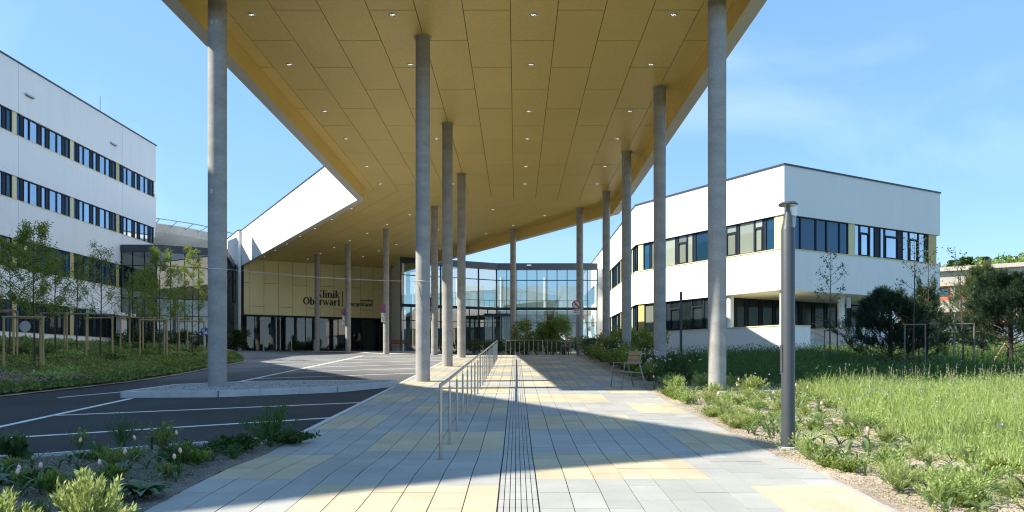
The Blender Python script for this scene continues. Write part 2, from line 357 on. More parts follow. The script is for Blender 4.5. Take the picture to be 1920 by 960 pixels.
# ------------------------------------------------------------------ ground, road, path
struct(sheet('ground', np.concatenate([np.linspace(-900, -60, 12), np.arange(-58, 60, 1.0), np.linspace(62, 900, 12)]),
             np.concatenate([np.linspace(-400, -10, 8), np.arange(-8, 90, .65), np.linspace(92, 1500, 14)]), -.10, EARTH))
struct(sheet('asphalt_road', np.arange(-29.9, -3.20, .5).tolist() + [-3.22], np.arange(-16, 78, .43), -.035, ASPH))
struct(sheet('entrance_pavement', np.linspace(-1, 1, 2), np.arange(44, 76.2, .5), -.012, KERB,
             fx=lambda u, y: (np.where(u < 0, np.interp(y, [44, 54, 62, 66, 76], [-3.2, -9.2, -14.0, -21, -23.9]), np.interp(y, [44, 68, 76], [-3.0, -9.0, -12.5])), y)))
# painted lines
def stripe(name, a, b, wd=.12, mat=PAINT, z=-.031):
    a = Vector(a); b = Vector(b); L = (b-a).length; n = max(2, int(L/.45)); d = (b-a)/L; s_ = Vector((-d.y, d.x))*wd/2
    m = MB(); 
    for k in range(n):
        p = a + d*L*k/n; q = a + d*L*(k+1)/n
        m.quad(*[(v.x, v.y, Hf(v.x, v.y)+z) for v in (p-s_, q-s_, q+s_, p+s_)])
    return struct(m.build(name, mat))
for i, d0 in enumerate([23.6, 26.8, 29.9, 33.1, 36.3, 39.4]):
    stripe('parking_line', (-8.0, d0), (-3.4, d0+2.7), .12)
stripe('parking_edge_line', (-8.0, 21.0), (-8.15, 41.5), .14)
stripe('parking_edge_line', (-8.0, 41.3), (-5.0, 41.9), .12)
stripe('parking_line', G(-330, 838), G(622, 780), .12); stripe('parking_line', G(97, 776), G(692, 751.5), .12)
stripe('parking_edge_line', G(-120, 822), G(246, 744.5), .13); stripe('lane_dash', G(108, 743), G(233, 732), .12)
stripe('lane_dash', (-15.2, 52), (-14.6, 55), .12); stripe('lane_line', (-19.5, 59.5), (-13.2, 57.5), .12)
stripe('fire_lane_line', (-21.5, 65.5), (-14.0, 58.8), .35, REDP, -.006); stripe('blue_line', (-10.6, 52.2), (-9.0, 50.4), .3, BLUEP, -.03)

def quadz(m, pts, z0, z1):
    m.hexa([(x, y, Hf(x, y)+z0) for x, y in pts] + [(x, y, Hf(x, y)+z1) for x, y in pts])
path = struct(sheet('paved_path', [-3.14, -2, 0, 2, 3.16], np.concatenate([[2.0, 3, 4, 5, 6], np.arange(6.46, 41.6, .45), [41.5]]), -.014, GROUT))
tiles = []
PITCH = .295
def colour_at(c, y):
    inner = abs(c) < 6.5; ph = ((y - (9.9 if (c < 0) == inner else 7.8)) % 4.2)
    if abs(abs(c)-6.5) < .6: return 0
    return 1 if ph < 1.795 else 0
for side in (-1, 1):
    for k in range(10):
        xa = (-.165 if side < 0 else .20) + side*k*PITCH; xb = xa + side*PITCH
        if k == 9: xb = side*3.13 if side < 0 else 3.155
        x0, x1 = min(xa, xb)+.005, max(xa, xb)-.005; c = side*(k+.5)
        y = 3.6
        while y < 41.4:
            ln = .3
            if k == 6: yl = 0; band = 0
            else: band = colour_at(c if k < 6 else side*8.5, y+.02)
            if (k > 6): band = 1 if ((y+.02 - (7.8 if side < 0 else 9.9)) % 4.2) < 1.795 else 0
            elif k < 6: band = 1 if ((y+.02 - (9.9 if side < 0 else 7.8)) % 4.2) < 1.795 else 0
            def bnd(yy):
                if k > 6: return 1 if ((yy - (7.8 if side < 0 else 9.9)) % 4.2) < 1.795 else 0
                if k < 6: return 1 if ((yy - (9.9 if side < 0 else 7.8)) % 4.2) < 1.795 else 0
                return 0
            if random.random() < .55 and bnd(y+.32) == band and y+.6 < 41.4: ln = .6
            tiles.append((x0, x1, y+.002, y+ln-.002, band)); y += ln
tiles.sort(key=lambda t: abs(t[2]-6.4)+ (9 if t[2] < 6.0 else 0))
stuff = {}
for i, (x0, x1, y0, y1, b) in enumerate(tiles):
    q = [(x0, y0), (x1, y0), (x1, y1), (x0, y1)]; sh = random.choice([0, 0, 1, 2]); mat = (TY if b else TG)[sh]
    dz = random.uniform(-.0015, .0015)
    if i < 270:
        m = MB(); quadz(m, q, -.04, dz); m.build('paving_tile', mat, path)
    else: quadz(stuff.setdefault((b, sh), MB()), q, -.04, dz)
for (b, sh), m in stuff.items(): tag(m.build('paving_tiles', (TY if b else TG)[sh], path), kind='stuff')
# tactile guide strip: ribbed tiles
tac = []
y = 3.6
while y < 41.4:
    m = MB() if y < 14 and y > 5.6 else stuff.setdefault('tac', MB())
    y1 = min(y+.296, 41.45); x0 = -.16
    quadz(m, [(x0, y), (.195, y), (.195, y1), (x0, y1)], -.04, -.018)
    for r in range(7):
        a = x0+.012+r*.0505
        quadz(m, [(a-.007, y+.003), (a+.036, y+.003), (a+.036, y1-.001), (a-.007, y1-.001)], -.03, .003)
    if y < 14 and y > 5.6: m.build('guide_tile', TG[1], path)
    y += .3
tag(stuff['tac'].build('guide_tiles', TG[1], path), kind='stuff')
# kerbs
def kerb(name, pts, wd, z0, z1, seg=1.0, KERB=KERB):
    root = struct(link(name, None, None, (0, 0, 0)))
    for a, b in zip(pts[:-1], pts[1:]):
        a = Vector(a); b = Vector(b); L = (b-a).length; n = max(1, round(L/seg)); d = (b-a)/L; s_ = Vector((-d.y, d.x))*wd/2
        for k in range(n):
            p = a+d*(L*k/n+.004); q = a+d*(L*(k+1)/n-.004); m = MB(); quadz(m, [tuple(v) for v in (p-s_, q-s_, q+s_, p+s_)], z0, z1); m.build('kerb_stone', KERB, root)
    return root
kerb('path_kerb', [(-3.20, 11.1), (-3.20, 43.5)], .10, -.2, .002)
kerb('path_kerb', [(3.183, 2.5), (3.183, 41.5)], .05, -.2, .002, 1.0, TG[0])
KA = (-16.0, 3.36); KB = (-3.3, 10.98)
kerb('flower_bed_kerb', [KA, KB], .09, -.2, .035)
isl = [(-8.9, 17.5), (-6.8, 17.65), (-4.4, 18.9), (-3.30, 20.5), (-3.30, 21.2), (-7.0, 20.7), (-8.6, 19.6)]
ki = kerb('island_kerb', isl + [isl[0]], .13, -.2, .11, .9)
m = MB(); m.prism(offset(isl, -.06), lambda q: Hf(*q)-.15, lambda q: Hf(*q)+.075)
isla = struct(m.build('gravel_island', SOILD))
def in_poly(P, poly):
    x, y = P[:, 0], P[:, 1]; c = np.zeros(len(P), bool); n = len(poly)
    for i in range(n):
        x0, y0 = poly[i]; x1, y1 = poly[(i+1) % n]
        cond = ((y0 > y) != (y1 > y)) & (x < (x1-x0)*(y-y0)/((y1-y0) or 1e-9)+x0); c ^= cond
    return c
def stones(P, r, mat, name):
    n = len(P); base = np.array([(1,0,0),(-1,0,0),(0,1,0),(0,-1,0),(0,0,1),(0,0,-1)], float)
    sc = RNG.uniform(.5, 1.2, (n, 3))*r*np.array([1, 1, .7]); rot = RNG.uniform(0, math.pi, n)
    b = base[None]*sc[:, None]; cs, sn = np.cos(rot)[:, None], np.sin(rot)[:, None]
    V = np.stack([b[..., 0]*cs-b[..., 1]*sn, b[..., 0]*sn+b[..., 1]*cs, b[..., 2]], -1) + P[:, None]
    F = np.array([(0,2,4),(2,1,4),(1,3,4),(3,0,4),(2,0,5),(1,2,5),(3,1,5),(0,3,5)])
    F = ((np.arange(n)*6)[:, None, None] + F[None]).reshape(-1, 3)
    return tag(link(name, np_mesh(name, V.reshape(-1, 3), [F], mat)), kind='stuff')
for _mt in TG + TY: per_tile(_mt)
P = np.stack([RNG.uniform(-9, -3.2, 30000), RNG.uniform(17.4, 21.4, 30000)], 1); P = P[in_poly(P, offset(isl, -.09))]
tag(stones(np.column_stack([P, H(P[:, 0], P[:, 1])+.085]), .032, GRAV, 'gravel'), 'loose grey and white gravel covering the kerbed island', 'gravel')
# soil beds
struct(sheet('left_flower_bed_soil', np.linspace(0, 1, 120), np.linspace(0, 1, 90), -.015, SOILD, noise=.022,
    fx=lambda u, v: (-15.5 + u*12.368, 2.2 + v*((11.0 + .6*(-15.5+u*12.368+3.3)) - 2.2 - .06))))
def bed_r(y): return np.interp(y, [2, 8, 10, 14, 18.5, 24, 42], [5.0, 5.0, 5.1, 5.8, 6.7, 5.6, 5.2])
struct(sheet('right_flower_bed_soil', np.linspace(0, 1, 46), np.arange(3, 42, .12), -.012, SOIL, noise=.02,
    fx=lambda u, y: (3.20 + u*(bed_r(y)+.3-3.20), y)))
def bed_l(y): return np.interp(y, [15, 17.5, 22, 25, 34.5, 40, 48], [-13.0, -11.9, -11.2, -11.2, -12.2, -14.5, -20])
struct(sheet('tree_bed_soil', np.linspace(0, 1, 60), np.arange(9, 48, .4), .02, EARTH, noise=.03,
    fx=lambda u, y: (bed_l(y)*(1-u) + (-25.5)*u, y)))

# ------------------------------------------------------------------ canopy
DD = Vector((-.5, .8660254)); NN = Vector((.8660254, .5)); T15 = math.tan(R(15))
PL = Vector((-8.12, 41.4)); WID = 13.75; VEND = 32.2
ZS = CAMZ+9.3; ZB = CAMZ+8.68; ZT = CAMZ+11.8; ZLOW = CAMZ+9.38; FRONT = 18.5
PR = Vector((5.63, 41.4 + WID*T15))
EL = PL + DD*VEND; ER = EL + NN*WID
inner = [(-8.12, FRONT), (5.63, FRONT), tuple(PR), tuple(ER), tuple(EL), tuple(PL)]
outer = offset(inner, .38)
outer[3] = tuple(ER + NN*.38); outer[4] = tuple(EL - NN*.38)
can = thing('entrance_canopy', 'huge white-edged canopy with golden panelled underside on tall concrete columns over the path', 'canopy', (0, 0, 0))
for i in range(6):
    if i == 3: continue
    j = (i+1) % 6
    if i == 0: TOPZ = lambda q: ZT if q[0] < 0 else ZLOW
    else: TOPZ = (lambda q: ZLOW) if i in (1, 2) else (lambda q: ZT)
    if i in (1, 2):      # right side: thin edge, unseen roof slope shaped to shorten its shadow
        iset = {inner[i], inner[j]}; top2 = lambda q: ZLOW if q in iset else ZB+.16
    else: top2 = TOPZ
    m = MB(); m.prism([inner[i], inner[j], outer[j], outer[i]], ZB+.012, top2); m.build('fascia', WHITE, can)
    m = MB(); ci = offset(inner, .01)
    m.prism([inner[i], inner[j], outer[j], outer[i]], ZB, ZB+.010); m.build('edge_trim', SOFFWHITE, can)
    if i in (1, 2): continue
    o2 = offset(inner, .42)
    m = MB(); m.prism([inner[i], inner[j], o2[j] if i != 2 and j != 3 else tuple(Vector(outer[j])+NN*.04) if j == 3 else o2[j], o2[i]], TOPZ, lambda q: TOPZ(q)+.07); m.build('roof_coping', DARKM, can)
m = MB(); m.prism(offset(inner, -.02), ZS+.032, ZS+.045); m.build('soffit_backing', JOINT, can)
for q in ([0, 1, 2, 5], [5, 2, 3, 4]):
    ii = offset(inner, -.02); zz = {0: ZT-.1, 1: ZLOW-.02, 2: ZLOW-.02, 3: ZLOW-.02, 4: ZT-.1, 5: ZT-.1}
    m = MB(); m.quad(*[(ii[k][0], ii[k][1], zz[k]) for k in q]); m.build('roof_deck', DARKM, can)
m = MB(); m.prism([tuple(EL), tuple(ER), tuple(ER-DD*.05), tuple(EL-DD*.05)], ZS+.31, lambda q: ZT-.11 if q[0] < -18 else ZLOW-.03); m.build('end_wall', DARKM, can)
# golden inner faces of the edge beams, in panels
def inner_face(a, b, start, step=4.0):
    a = Vector(a); b = Vector(b); L = (b-a).length; d = (b-a)/L; n_ = Vector((-d.y, d.x))
    cuts = [0.0]; t = start
    while t < L-.3:
        if t > .3: cuts.append(t)
        t += step
    cuts.append(L)
    for u0, u1 in zip(cuts[:-1], cuts[1:]):
        p, q = a+d*(u0+.006), a+d*(u1-.006); m = MB(); m.prism([tuple(p), tuple(q), tuple(q+n_*.02), tuple(p+n_*.02)], ZB+.004, ZS+.03)
        m.build('edge_panel', GOLD, can)
for i, st in ((0, 2.0), (1, 2.2), (2, 1.4), (4, 1.0), (5, 2.8)): inner_face(inner[i], inner[(i+1) % 6], st)
joints = [-8.12+.02] + [-.155+1.247*k for k in range(-6, 5)] + [5.63-.02]
g = .0095
for i, (xa, xb) in enumerate(zip(joints[:-1], joints[1:])):
    k = i-6 + 0; even = (k % 2 == 0)
    ds = [FRONT+.02] + [y for y in ([22.34, 26.3, 30.3, 34.3, 38.3] if not even else [20.4, 24.35, 28.3, 32.3, 36.35, 40.4])]
    xa += g; xb -= g
    ma, mb_ = 41.4+T15*(xa+8.12), 41.4+T15*(xb+8.12)
    ds = [v for v in ds if v < min(ma, mb_)-.6]
    for q, y0 in enumerate(ds):
        if q < len(ds)-1: e0 = e1 = ds[q+1]-.017
        else: e0, e1 = ma-g, mb_-g
        m = MB(); m.prism([(xa, y0+(.017 if q else 0)), (xb, y0+(.017 if q else 0)), (xb, e1), (xa, e0)], ZS, ZS+.03); m.build('soffit_panel', GOLD, can)
    ua, ub = xa+8.12, xb+8.12
    vs = [v for v in ([2.4+4*t for t in range(8)] if even else [.6+4*t for t in range(8)]) if v > .4 and v < VEND-.6]
    def W2(u, v): p = PL + NN*u + DD*v; return (p.x, p.y)
    for q in range(len(vs)+1):
        if q == 0: a0, a1 = -T15*ua+g, -T15*ub+g
        else: a0 = a1 = vs[q-1]+g
        e = vs[q]-g if q < len(vs) else VEND-.02
        m = MB(); m.prism([W2(ua, a0), W2(ub, a1), W2(ub, e), W2(ua, e)], ZS, ZS+.03); m.build('soffit_panel', GOLD, can)
# downlights
dl = MB(); dl.lathe([(.115, 0), (.115, -.012), (.095, -.014), (.09, -.002)], 20, closed=False); dl_m = dl.mesh('downlight', LENS, True)
dr = MB(); dr.lathe([(.09, -.003), (.06, .0), (.055, -.006), (.001, -.006)], 16, closed=False); dr_m = dr.mesh('lens', SIGNW, True)
dk = MB(); dk.lathe([(.088, -.004), (.001, -.004)], 16, closed=False)
dk2 = MB(); dk2.box(-.045, .045, -.014, .014, -.012, -.005)
dk_m = dk.mesh('recess', JOINT); dk2_m = dk2.mesh('lamp', GLOW)
def downlight(x, y, r=0):
    o = link('downlight', dl_m, can, (x, y, ZS)); link('recess', dk_m, o); c = link('lamp', dk2_m, o, (.03, 0, 0), .6)
    c = link('lamp', dk2_m, o, (-.03, .02, 0), .6)
for y in (20.65, 24.1, 28.57, 32.1, 36.6, 40.2):
    for x in (-7.07, -3.30, .46, 4.2): downlight(x, y)
for v in (1.5, 5.5, 9.5, 13.5, 17.5, 21.5, 25.5, 29.5):
    for u in (1.05, 4.82, 8.58, 12.32):
        if v > 1.6 or u > 8: p = PL+NN*u+DD*v; downlight(p.x, p.y)
# concrete columns (children of the canopy they carry)
cm = MB(); cm.lathe([(.21, -.6)] + [(.21, z) for z in (0, 3, 6, 10)] + [(.21, 10.2)], 40)
colpos = [(-7.42, 19.2, .225), (4.92, 18.95, .22), (-2.67, 22.1, .205), (4.84, 26.1, .205), (-2.68, 30.1, .205), (4.86, 34.1, .205), (-2.70, 38.1, .205),
          (4.90, 42.1, .205), (-4.87, 46.1, .205), (3.82, 46.5, .205), (-.22, 53.9, .205), (-9.05, 53.8, .205), (-13.2, 60.7, .205), (-17.1, 66.4, .205),
          (-4.3, 60.8, .2), (-8.35, 67.7, .2), (-12.05, 74.2, .2)]
for x, y, r in colpos:
    h = Hf(x, y); m = MB(); m.lathe([(r, h-.4), (r, h+2.5), (r, h+5), (r, ZS-.012)], 40, (x, y, 0)); c = smooth_by_angle(m.build('column', CONC, can))
    m = MB(); m.lathe([(r+.07, ZS-.012), (r+.07, ZS-.002), (r+.02, ZS-.002)], 32, (x, y, 0)); m.build('column_collar', OCHRE, c)

for z, dx in ((CAMZ+8.35, .0), (CAMZ+8.35, .12), (CAMZ+4.2, .0)):
    m = MB(); m.box(-7.5+dx, -7.44+dx, 18.955+abs(dx)*.1, 18.985+abs(dx)*.1, z-.06, z+.06); m.build('mounting_plate', SIGNG, can)
# ------------------------------------------------------------------ windowed buildings
cache = {}
def cm_(key, fn):
    if key not in cache: cache[key] = fn()
    return cache[key]
def put_window(root, A, ang, u0, u1, z0, z1, typ, depth=.17):
    "window unit at u0..u1 along a facade that starts at A with direction angle ang (outside = right-hand side)"
    w_ = round(u1-u0, 3); h_ = round(z1-z0, 3)
    d = Vector((math.cos(ang), math.sin(ang))); n_ = Vector((d.y, -d.x))
    p = Vector(A) + d*u0 - n_*depth
    loc = (p.x-root.location.x, p.y-root.location.y, z0-root.location.z)
    if typ == 'D': return link('dark_panel', cm_(('D', w_, h_), lambda: bx(w_, h_, -.03, .05, FRAME, 'dark_panel')), root, loc, ang)
    if typ in 'YO': return link('yellow_panel', cm_((typ, w_, h_), lambda: bx(w_, h_, -.09, .05, CREAM if typ == 'Y' else OCHRE, 'yellow_panel')), root, loc, ang)
    fw = .05
    def fr():
        m = MB(); m.box(0, fw, -.06, .05, 0, h_); m.box(w_-fw, w_, -.06, .05, 0, h_); m.box(fw, w_-fw, -.06, .05, 0, fw); m.box(fw, w_-fw, -.06, .05, h_-fw, h_)
        if typ == 'T':
            zt = h_*.74; m.box(fw, w_-fw, -.06, .05, zt, zt+.06)
            s = .05; m.box(fw, fw+s, -.085, -.0601, fw, zt); m.box(w_-fw-s, w_-fw, -.085, -.0601, fw, zt); m.box(fw+s, w_-fw-s, -.085, -.0601, fw, fw+s); m.box(fw+s, w_-fw-s, -.085, -.0601, zt-s, zt)
        return m.mesh('window', FRAME)
    o = link('window', cm_((typ in 'T', w_, h_, 'f'), fr), root, loc, ang)
    pm = {'P': P_SKY, 'T': P_SKY, 'B': P_BLUE, 'G': P_GREEN, 'K': P_DARK, 'A': P_DARK, 'V': P_VDARK}[typ] if not isinstance(typ, tuple) else None
    pm = PM.get(typ, pm)
    if typ == 'T':
        zt = h_*.74
        link('pane', cm_(('pt', w_, h_, pm.name), lambda: bx2(fw, w_-fw, fw, zt, pm)), o); link('pane', cm_(('pu', w_, h_, pm.name), lambda: bx2(fw, w_-fw, zt+.06, h_-fw, pm)), o)
    else: link('pane', cm_(('p', w_, h_, pm.name), lambda: bx2(fw, w_-fw, fw, h_-fw, pm)), o)
    return o
PM = {}
def bx(w_, h_, y0, y1, mat, nm): m = MB(); m.box(.004, w_-.004, y0, y1, 0, h_); return m.mesh(nm, mat)
def bx2(x0, x1, z0, z1, mat): m = MB(); m.box(x0, x1, -.012, .012, z0, z1); return m.mesh('pane', mat)
def bands(root, poly, levels, core_in=.30):
    "white bands of the full footprint; returns nothing. levels: list of (z0,z1)"
    for z0, z1 in levels:
        m = MB(); m.prism(poly, z0, z1); m.build('wall_band', WHITE, root)
# --- left building
LZ = [(3.40, 5.30), (7.25, 9.0), (11.35, 12.75), (15.25, 16.60)]
T0 = Vector((-16.0, 8.6)); K0 = (-30.0, 32.85)
lfoot = [(-30.0, 64.4), K0, tuple(T0), tuple(T0-NN*18), (-62, 14), (-62, 73), (-34.2, 73), (-32.3, 69.2), (-32.3, 64.4)]
lb = thing('clinic_building', 'four-storey white clinic block with dark ribbon windows at the left edge', 'building', (0, 0, 0))
bands(lb, lfoot, [(1.9, 3.40), (5.30, 7.25), (9.0, 11.35), (12.75, 15.25), (16.60, 19.6)])
for z0, z1 in LZ:
    m = MB(); m.prism(offset(lfoot, -.30), z0-.01, z1+.01); m.build('wall_core', FRAME, lb)
    m = MB(); m.prism(offset(lfoot, .03), z0-.045, z0+.0); m.build('sill', CREAM, lb)
m = MB(); m.prism(offset(lfoot, .05), 19.6, 19.7); m.build('roof_coping', DARKM, lb)
pat = [(0, .42, 'Y'), (.42, .85, 'B'), (.85, 1.12, 'D'), (1.12, 1.7, 'P'), (1.7, 2.55, 'P'), (2.55, 2.88, 'D'), (2.88, 3.4, 'P'), (3.4, 3.72, 'D'), (3.72, 4.55, 'P'), (4.55, 5.2, 'P'), (5.2, 5.5, 'D'), (5.5, 6.0, 'B')]
for si, (z0, z1) in enumerate(LZ):
    for mod in range(4):
        s0 = 64.4 - (46.15+6*(mod-0)) + (6 if False else 0)
        for a, b, t in pat:
            ya, yb = 46.15+6*(mod-1)+a, 46.15+6*(mod-1)+b
            if yb > 64.25: continue
            if t == 'P' and si < 2: t = 'K' if si == 0 else ('B' if (a > 2) else 'K')
            if t == 'Y' and (si < 2 or (mod == 3)): t = 'O'
            # facade direction runs towards -y so that the outside (+x) is on its right... A=(-30,yb)
            put_window(lb, (-30.0, ya), R(90), 0, yb-ya, z0, z1, t)
    for ya, yb, t in ((64.0, 64.3, 'D'),): put_window(lb, (-30.0, ya), R(90), 0, yb-ya, z0, z1, t)
for y in (46.6, 58.9):
    for z0, z1 in ((3.4-1.3, 3.35), (5.30, 7.20), (9.0, 11.30), (12.75, 15.20), (16.60, 19.6)):
        m = MB(); m.box(-30.003, -29.997, y-.015, y+.015, z0, z1); m.build('wall_joint', SIGNG, lb)
for y, z in ((47.6, 18.0), (57.5, 17.85)):
    m = MB(); m.box(-29.99, -29.86, y-.42, y+.42, z-.09, z+.02); f = m.build('wall_lamp', SIGNG, lb)
    m = MB(); m.box(-29.97, -29.88, y-.36, y+.36, z-.11, z-.091); m.build('lamp_glass', DARKM, f)
m = MB(); m.box(-30.9, -28.7, 54.2, 58.4, 5.0, 5.22); m.build('porch_roof', WHITE, lb)
m = MB(); m.box(-29.6, -29.2, 57.2, 58.0, 2.4, 5.0); m.build('porch_pier', WHITE, lb)
m = MB(); m.tube([(-31, 57.6, 19.6), (-31, 57.6, 21.4)], .03, 6); m.build('lightning_rod', STEEL, lb)
# --- right building
C0 = Vector((14.5, 41.85)); K1 = C0 + DD*12.7; R1 = C0 + NN*14.25
rfoot = [tuple(C0), tuple(R1), tuple(R1 + DD*22), (16, 84), (8.15, 84), (8.15, K1.y)]
K1 = Vector((8.15, K1.y))
rb = thing('ward_building', 'two-storey white building with a sharp projecting corner and raised terrace right of the path', 'building', (0, 0, 0))
bands(rb, rfoot, [(5.52, 7.74), (9.61, 12.27)])
n1, n2 = C0+NN*2.1, C0+NN*5.6
basef = [tuple(C0), tuple(n1), tuple(n1+DD*2.6), tuple(n2+DD*2.6), tuple(n2), tuple(R1), tuple(R1+DD*22), (16, 84), (8.15, 84), (8.15, K1.y)]
bands(rb, basef, [(1.5, 3.56)])
m = MB(); m.prism(offset(basef, .03), 3.56, 3.62); m.build('sill', CREAM, rb)
m = MB(); m.prism(offset(rfoot, .03), 7.74, 7.79); m.build('sill', CREAM, rb)
m = MB(); m.prism(offset(rfoot, -.30), 7.79, 9.62); m.build('wall_core', FRAME, rb)
m = MB(); m.prism(offset(rfoot, .05), 12.27, 12.36); m.build('roof_coping', DARKM, rb)
Q5 = C0+DD*5.3
gfoot = [tuple(Q5+NN*.3), tuple(Q5+NN*14.8), tuple(R1+DD*21), (16, 83), (8.45, 83), (8.45, K1.y+.1)]
m = MB(); m.prism(gfoot, 2.0, 5.53); m.build('ground_floor_core', INTERD, rb)
PM.clear()
angL = math.atan2(-DD.y, -DD.x)   # facade direction K1 -> C0: outside on right-hand side
LL = 12.7
def LF(t0, t1, z0, z1, typ): put_window(rb, tuple(K1), angL, LL-t1*1.06, LL-t0*1.06, z0, z1, typ)
PMG = {'T': P_GREEN}
PM.update(PMG)
for t0, t1, typ in ((.12, .72, 'Y'), (.72, 1.32, 'B'), (1.32, 1.5, 'D'), (1.5, 2.1, 'T'), (2.1, 3.2, 'G'), (3.2, 3.35, 'D'), (3.35, 4.15, 'T'), (4.15, 5.0, 'G'), (5.0, 5.25, 'D'), (5.25, 6.6, 'B'), (6.6, 6.8, 'D'), (6.8, 7.3, 'G'), (7.3, 8.1, 'T'), (8.1, 8.3, 'D'), (8.3, 9.3, 'G'), (9.3, 10.0, 'T'), (10.0, 10.55, 'G'), (10.55, 10.7, 'D'), (10.7, 11.3, 'B'), (11.3, 11.8, 'Y')):
    LF(t0, t1, 7.79, 9.61, typ)
PM['T'] = P_DARK
for t0, t1, typ in ((5.0, 5.15, 'D'), (5.15, 5.9, 'K'), (5.9, 6.9, 'T'), (6.9, 7.9, 'K'), (7.9, 8.8, 'T'), (8.8, 9.1, 'D'), (9.1, 10.0, 'K'), (10.0, 10.3, 'D'), (10.3, 11.2, 'G'), (11.2, 11.8, 'O')):
    LF(t0, t1, 3.62, 5.52, typ)
PM.clear(); PM['T'] = P_BLUE
for i in range(12):   # long face beside the glass hall
    for z0, z1 in ((3.62, 5.52), (7.79, 9.61)):
        y0 = K1.y+.15+i*2.0
        for a, b, t in ((0, .85, 'G' if i % 2 else 'K'), (.85, 1.0, 'D'), (1.0, 1.75, 'B'), (1.75, 2.0, 'D' if i % 3 else 'Y')):
            put_window(rb, (8.15, y0+b), R(-90), 0, b-a, z0, z1, t)
PM['T'] = P_SKY
def RF(s0, s1, z0, z1, typ): put_window(rb, tuple(C0), R(30), s0*1.06, s1*1.06, z0, z1, typ)
for s0, s1, typ in ((.2, 1.35, 'B'), (1.35, 2.55, 'B'), (2.55, 3.4, 'B'), (3.4, 4.45, 'B'), (4.45, 5.15, 'B'), (5.15, 5.68, 'Y'), (5.68, 6.15, 'P'), (6.15, 7.0, 'T'), (7.0, 7.48, 'P'), (7.48, 7.92, 'D'),
                    (7.92, 8.35, 'P'), (8.35, 9.61, 'T'), (9.61, 9.5, 'P'), (9.5, 9.96, 'D'), (9.96, 10.6, 'P'), (10.6, 11.5, 'T'), (11.5, 12.15, 'P'), (12.15, 12.45, 'D'), (12.45, 13.2, 'O')):
    RF(s0, s1, 7.79, 9.61, typ)
# recessed terrace windows
for i in range(11):
    s0 = .35+i*1.22
    put_window(rb, tuple(Q5), R(30), s0, s0+1.0, 2.82, 5.51, 'V', -.06); put_window(rb, tuple(Q5), R(30), s0+1.0, s0+1.22, 2.82, 5.51, 'D', -.06)
for p in (C0+DD*4.3+NN*.35, C0+DD*.35+NN*.35, C0+NN*6.0+DD*1.0):
    m = MB(); m.lathe([(.2, 2.0), (.2, 5.53)], 24, (p.x, p.y, 0)); smooth_by_angle(m.build('round_column', WHITE, rb))
m = MB()
for k in range(7):
    a = n1+NN*.9; z = 3.0-k*.16
    q = [a+DD*(2.3-k*.33), a+NN*2.3+DD*(2.3-k*.33), a+NN*2.3+DD*(1.97-k*.33), a+DD*(1.97-k*.33)]
    m = MB(); m.prism([tuple(v) for v in q], 1.5, z); m.build('step', KERB, rb)
m = MB()
for kx in (1.0, 3.1):
    a = n1+NN*kx; p0 = a+DD*2.4; p1 = a-DD*.2
    m.tube([(p1.x, p1.y, 1.9), (p1.x, p1.y, 2.95), (p0.x, p0.y, 3.95)], .025, 6)
m.build('stair_rail', STEEL, rb)
# wall signs on the terrace column
m = MB(); p = C0+NN*6.0+DD*.8-DD*.22; m.box(p.x-.12, p.x+.12, p.y-.22, p.y-.18, 4.75, 5.38); m.build('wall_plate', SIGNG, rb)

# --- entrance hall block with sign wall
eb = thing('entrance_block', 'white entrance block with golden sign wall above dark glazed doors beneath the canopy', 'building', (0, 0, 0))
ES = EL - NN*.65
efoot = [tuple(EL-NN*.19+DD*.25), tuple(ER+DD*.25), tuple(ER+DD*16), tuple(ES+DD*16), tuple(ES+DD*.25)]
m = MB(); m.prism([tuple(EL-NN*.42+DD*.05), tuple(ER+DD*.05), tuple(ER+DD*16), tuple(EL-NN*.42+DD*16)], 5.95, ZT); m.build('upper_wall', WHITE, eb)
m = MB(); m.prism([tuple(ES), tuple(EL-NN*.42), tuple(EL-NN*.42+DD*16), tuple(ES+DD*16)], 1.9, ZT-.002); m.build('side_wall', WHITE, eb)
m = MB(); m.prism([tuple(ES-NN*.04-DD*.03), tuple(EL-NN*.42), tuple(EL-NN*.42+DD*16), tuple(ES-NN*.04+DD*16)], ZT-.001, ZT+.07); m.build('roof_coping', DARKM, eb)
sw = ES+DD*1.15   # tall dark window in the side wall
m = MB(); pts = [sw, sw-NN*.03, sw-NN*.03+DD*2.2, sw+DD*2.2]; m.prism([tuple(v) for v in pts], 7.0, 10.35); sf = m.build('side_window', FRAME, eb)
for k in range(3):
    m = MB(); a = sw-NN*.035+DD*(.1+k*.7); m.prism([tuple(v) for v in (a, a-NN*.008, a-NN*.008+DD*.6, a+DD*.6)], 7.1, 10.25); m.build('pane', P_DARK, sf)
m = MB(); m.prism([tuple(EL-NN*.40+DD*.027), tuple(ER+DD*.027), tuple(ER+DD*.05), tuple(EL-NN*.40+DD*.05)], 5.87, ZS+.3); m.build('panel_backing', JOINT, eb)
ux = [-.19] + [0.28-.0+1.29*k for k in range(0, 11)] + [WID]
for i, (a, b) in enumerate(zip(ux[:-1], ux[1:])):
    cut = [8.75] if i % 2 == 0 else [6.65]
    zz = [5.88] + cut + [ZS+.0]
    for z0, z1 in zip(zz[:-1], zz[1:]):
        p = EL+NN*(a+.012); q = EL+NN*(b-.012); m = MB(); m.prism([tuple(v) for v in (p, q, q+DD*.025, p+DD*.025)], z0+.013, z1-.013); m.build('wall_panel', GOLDW, eb)
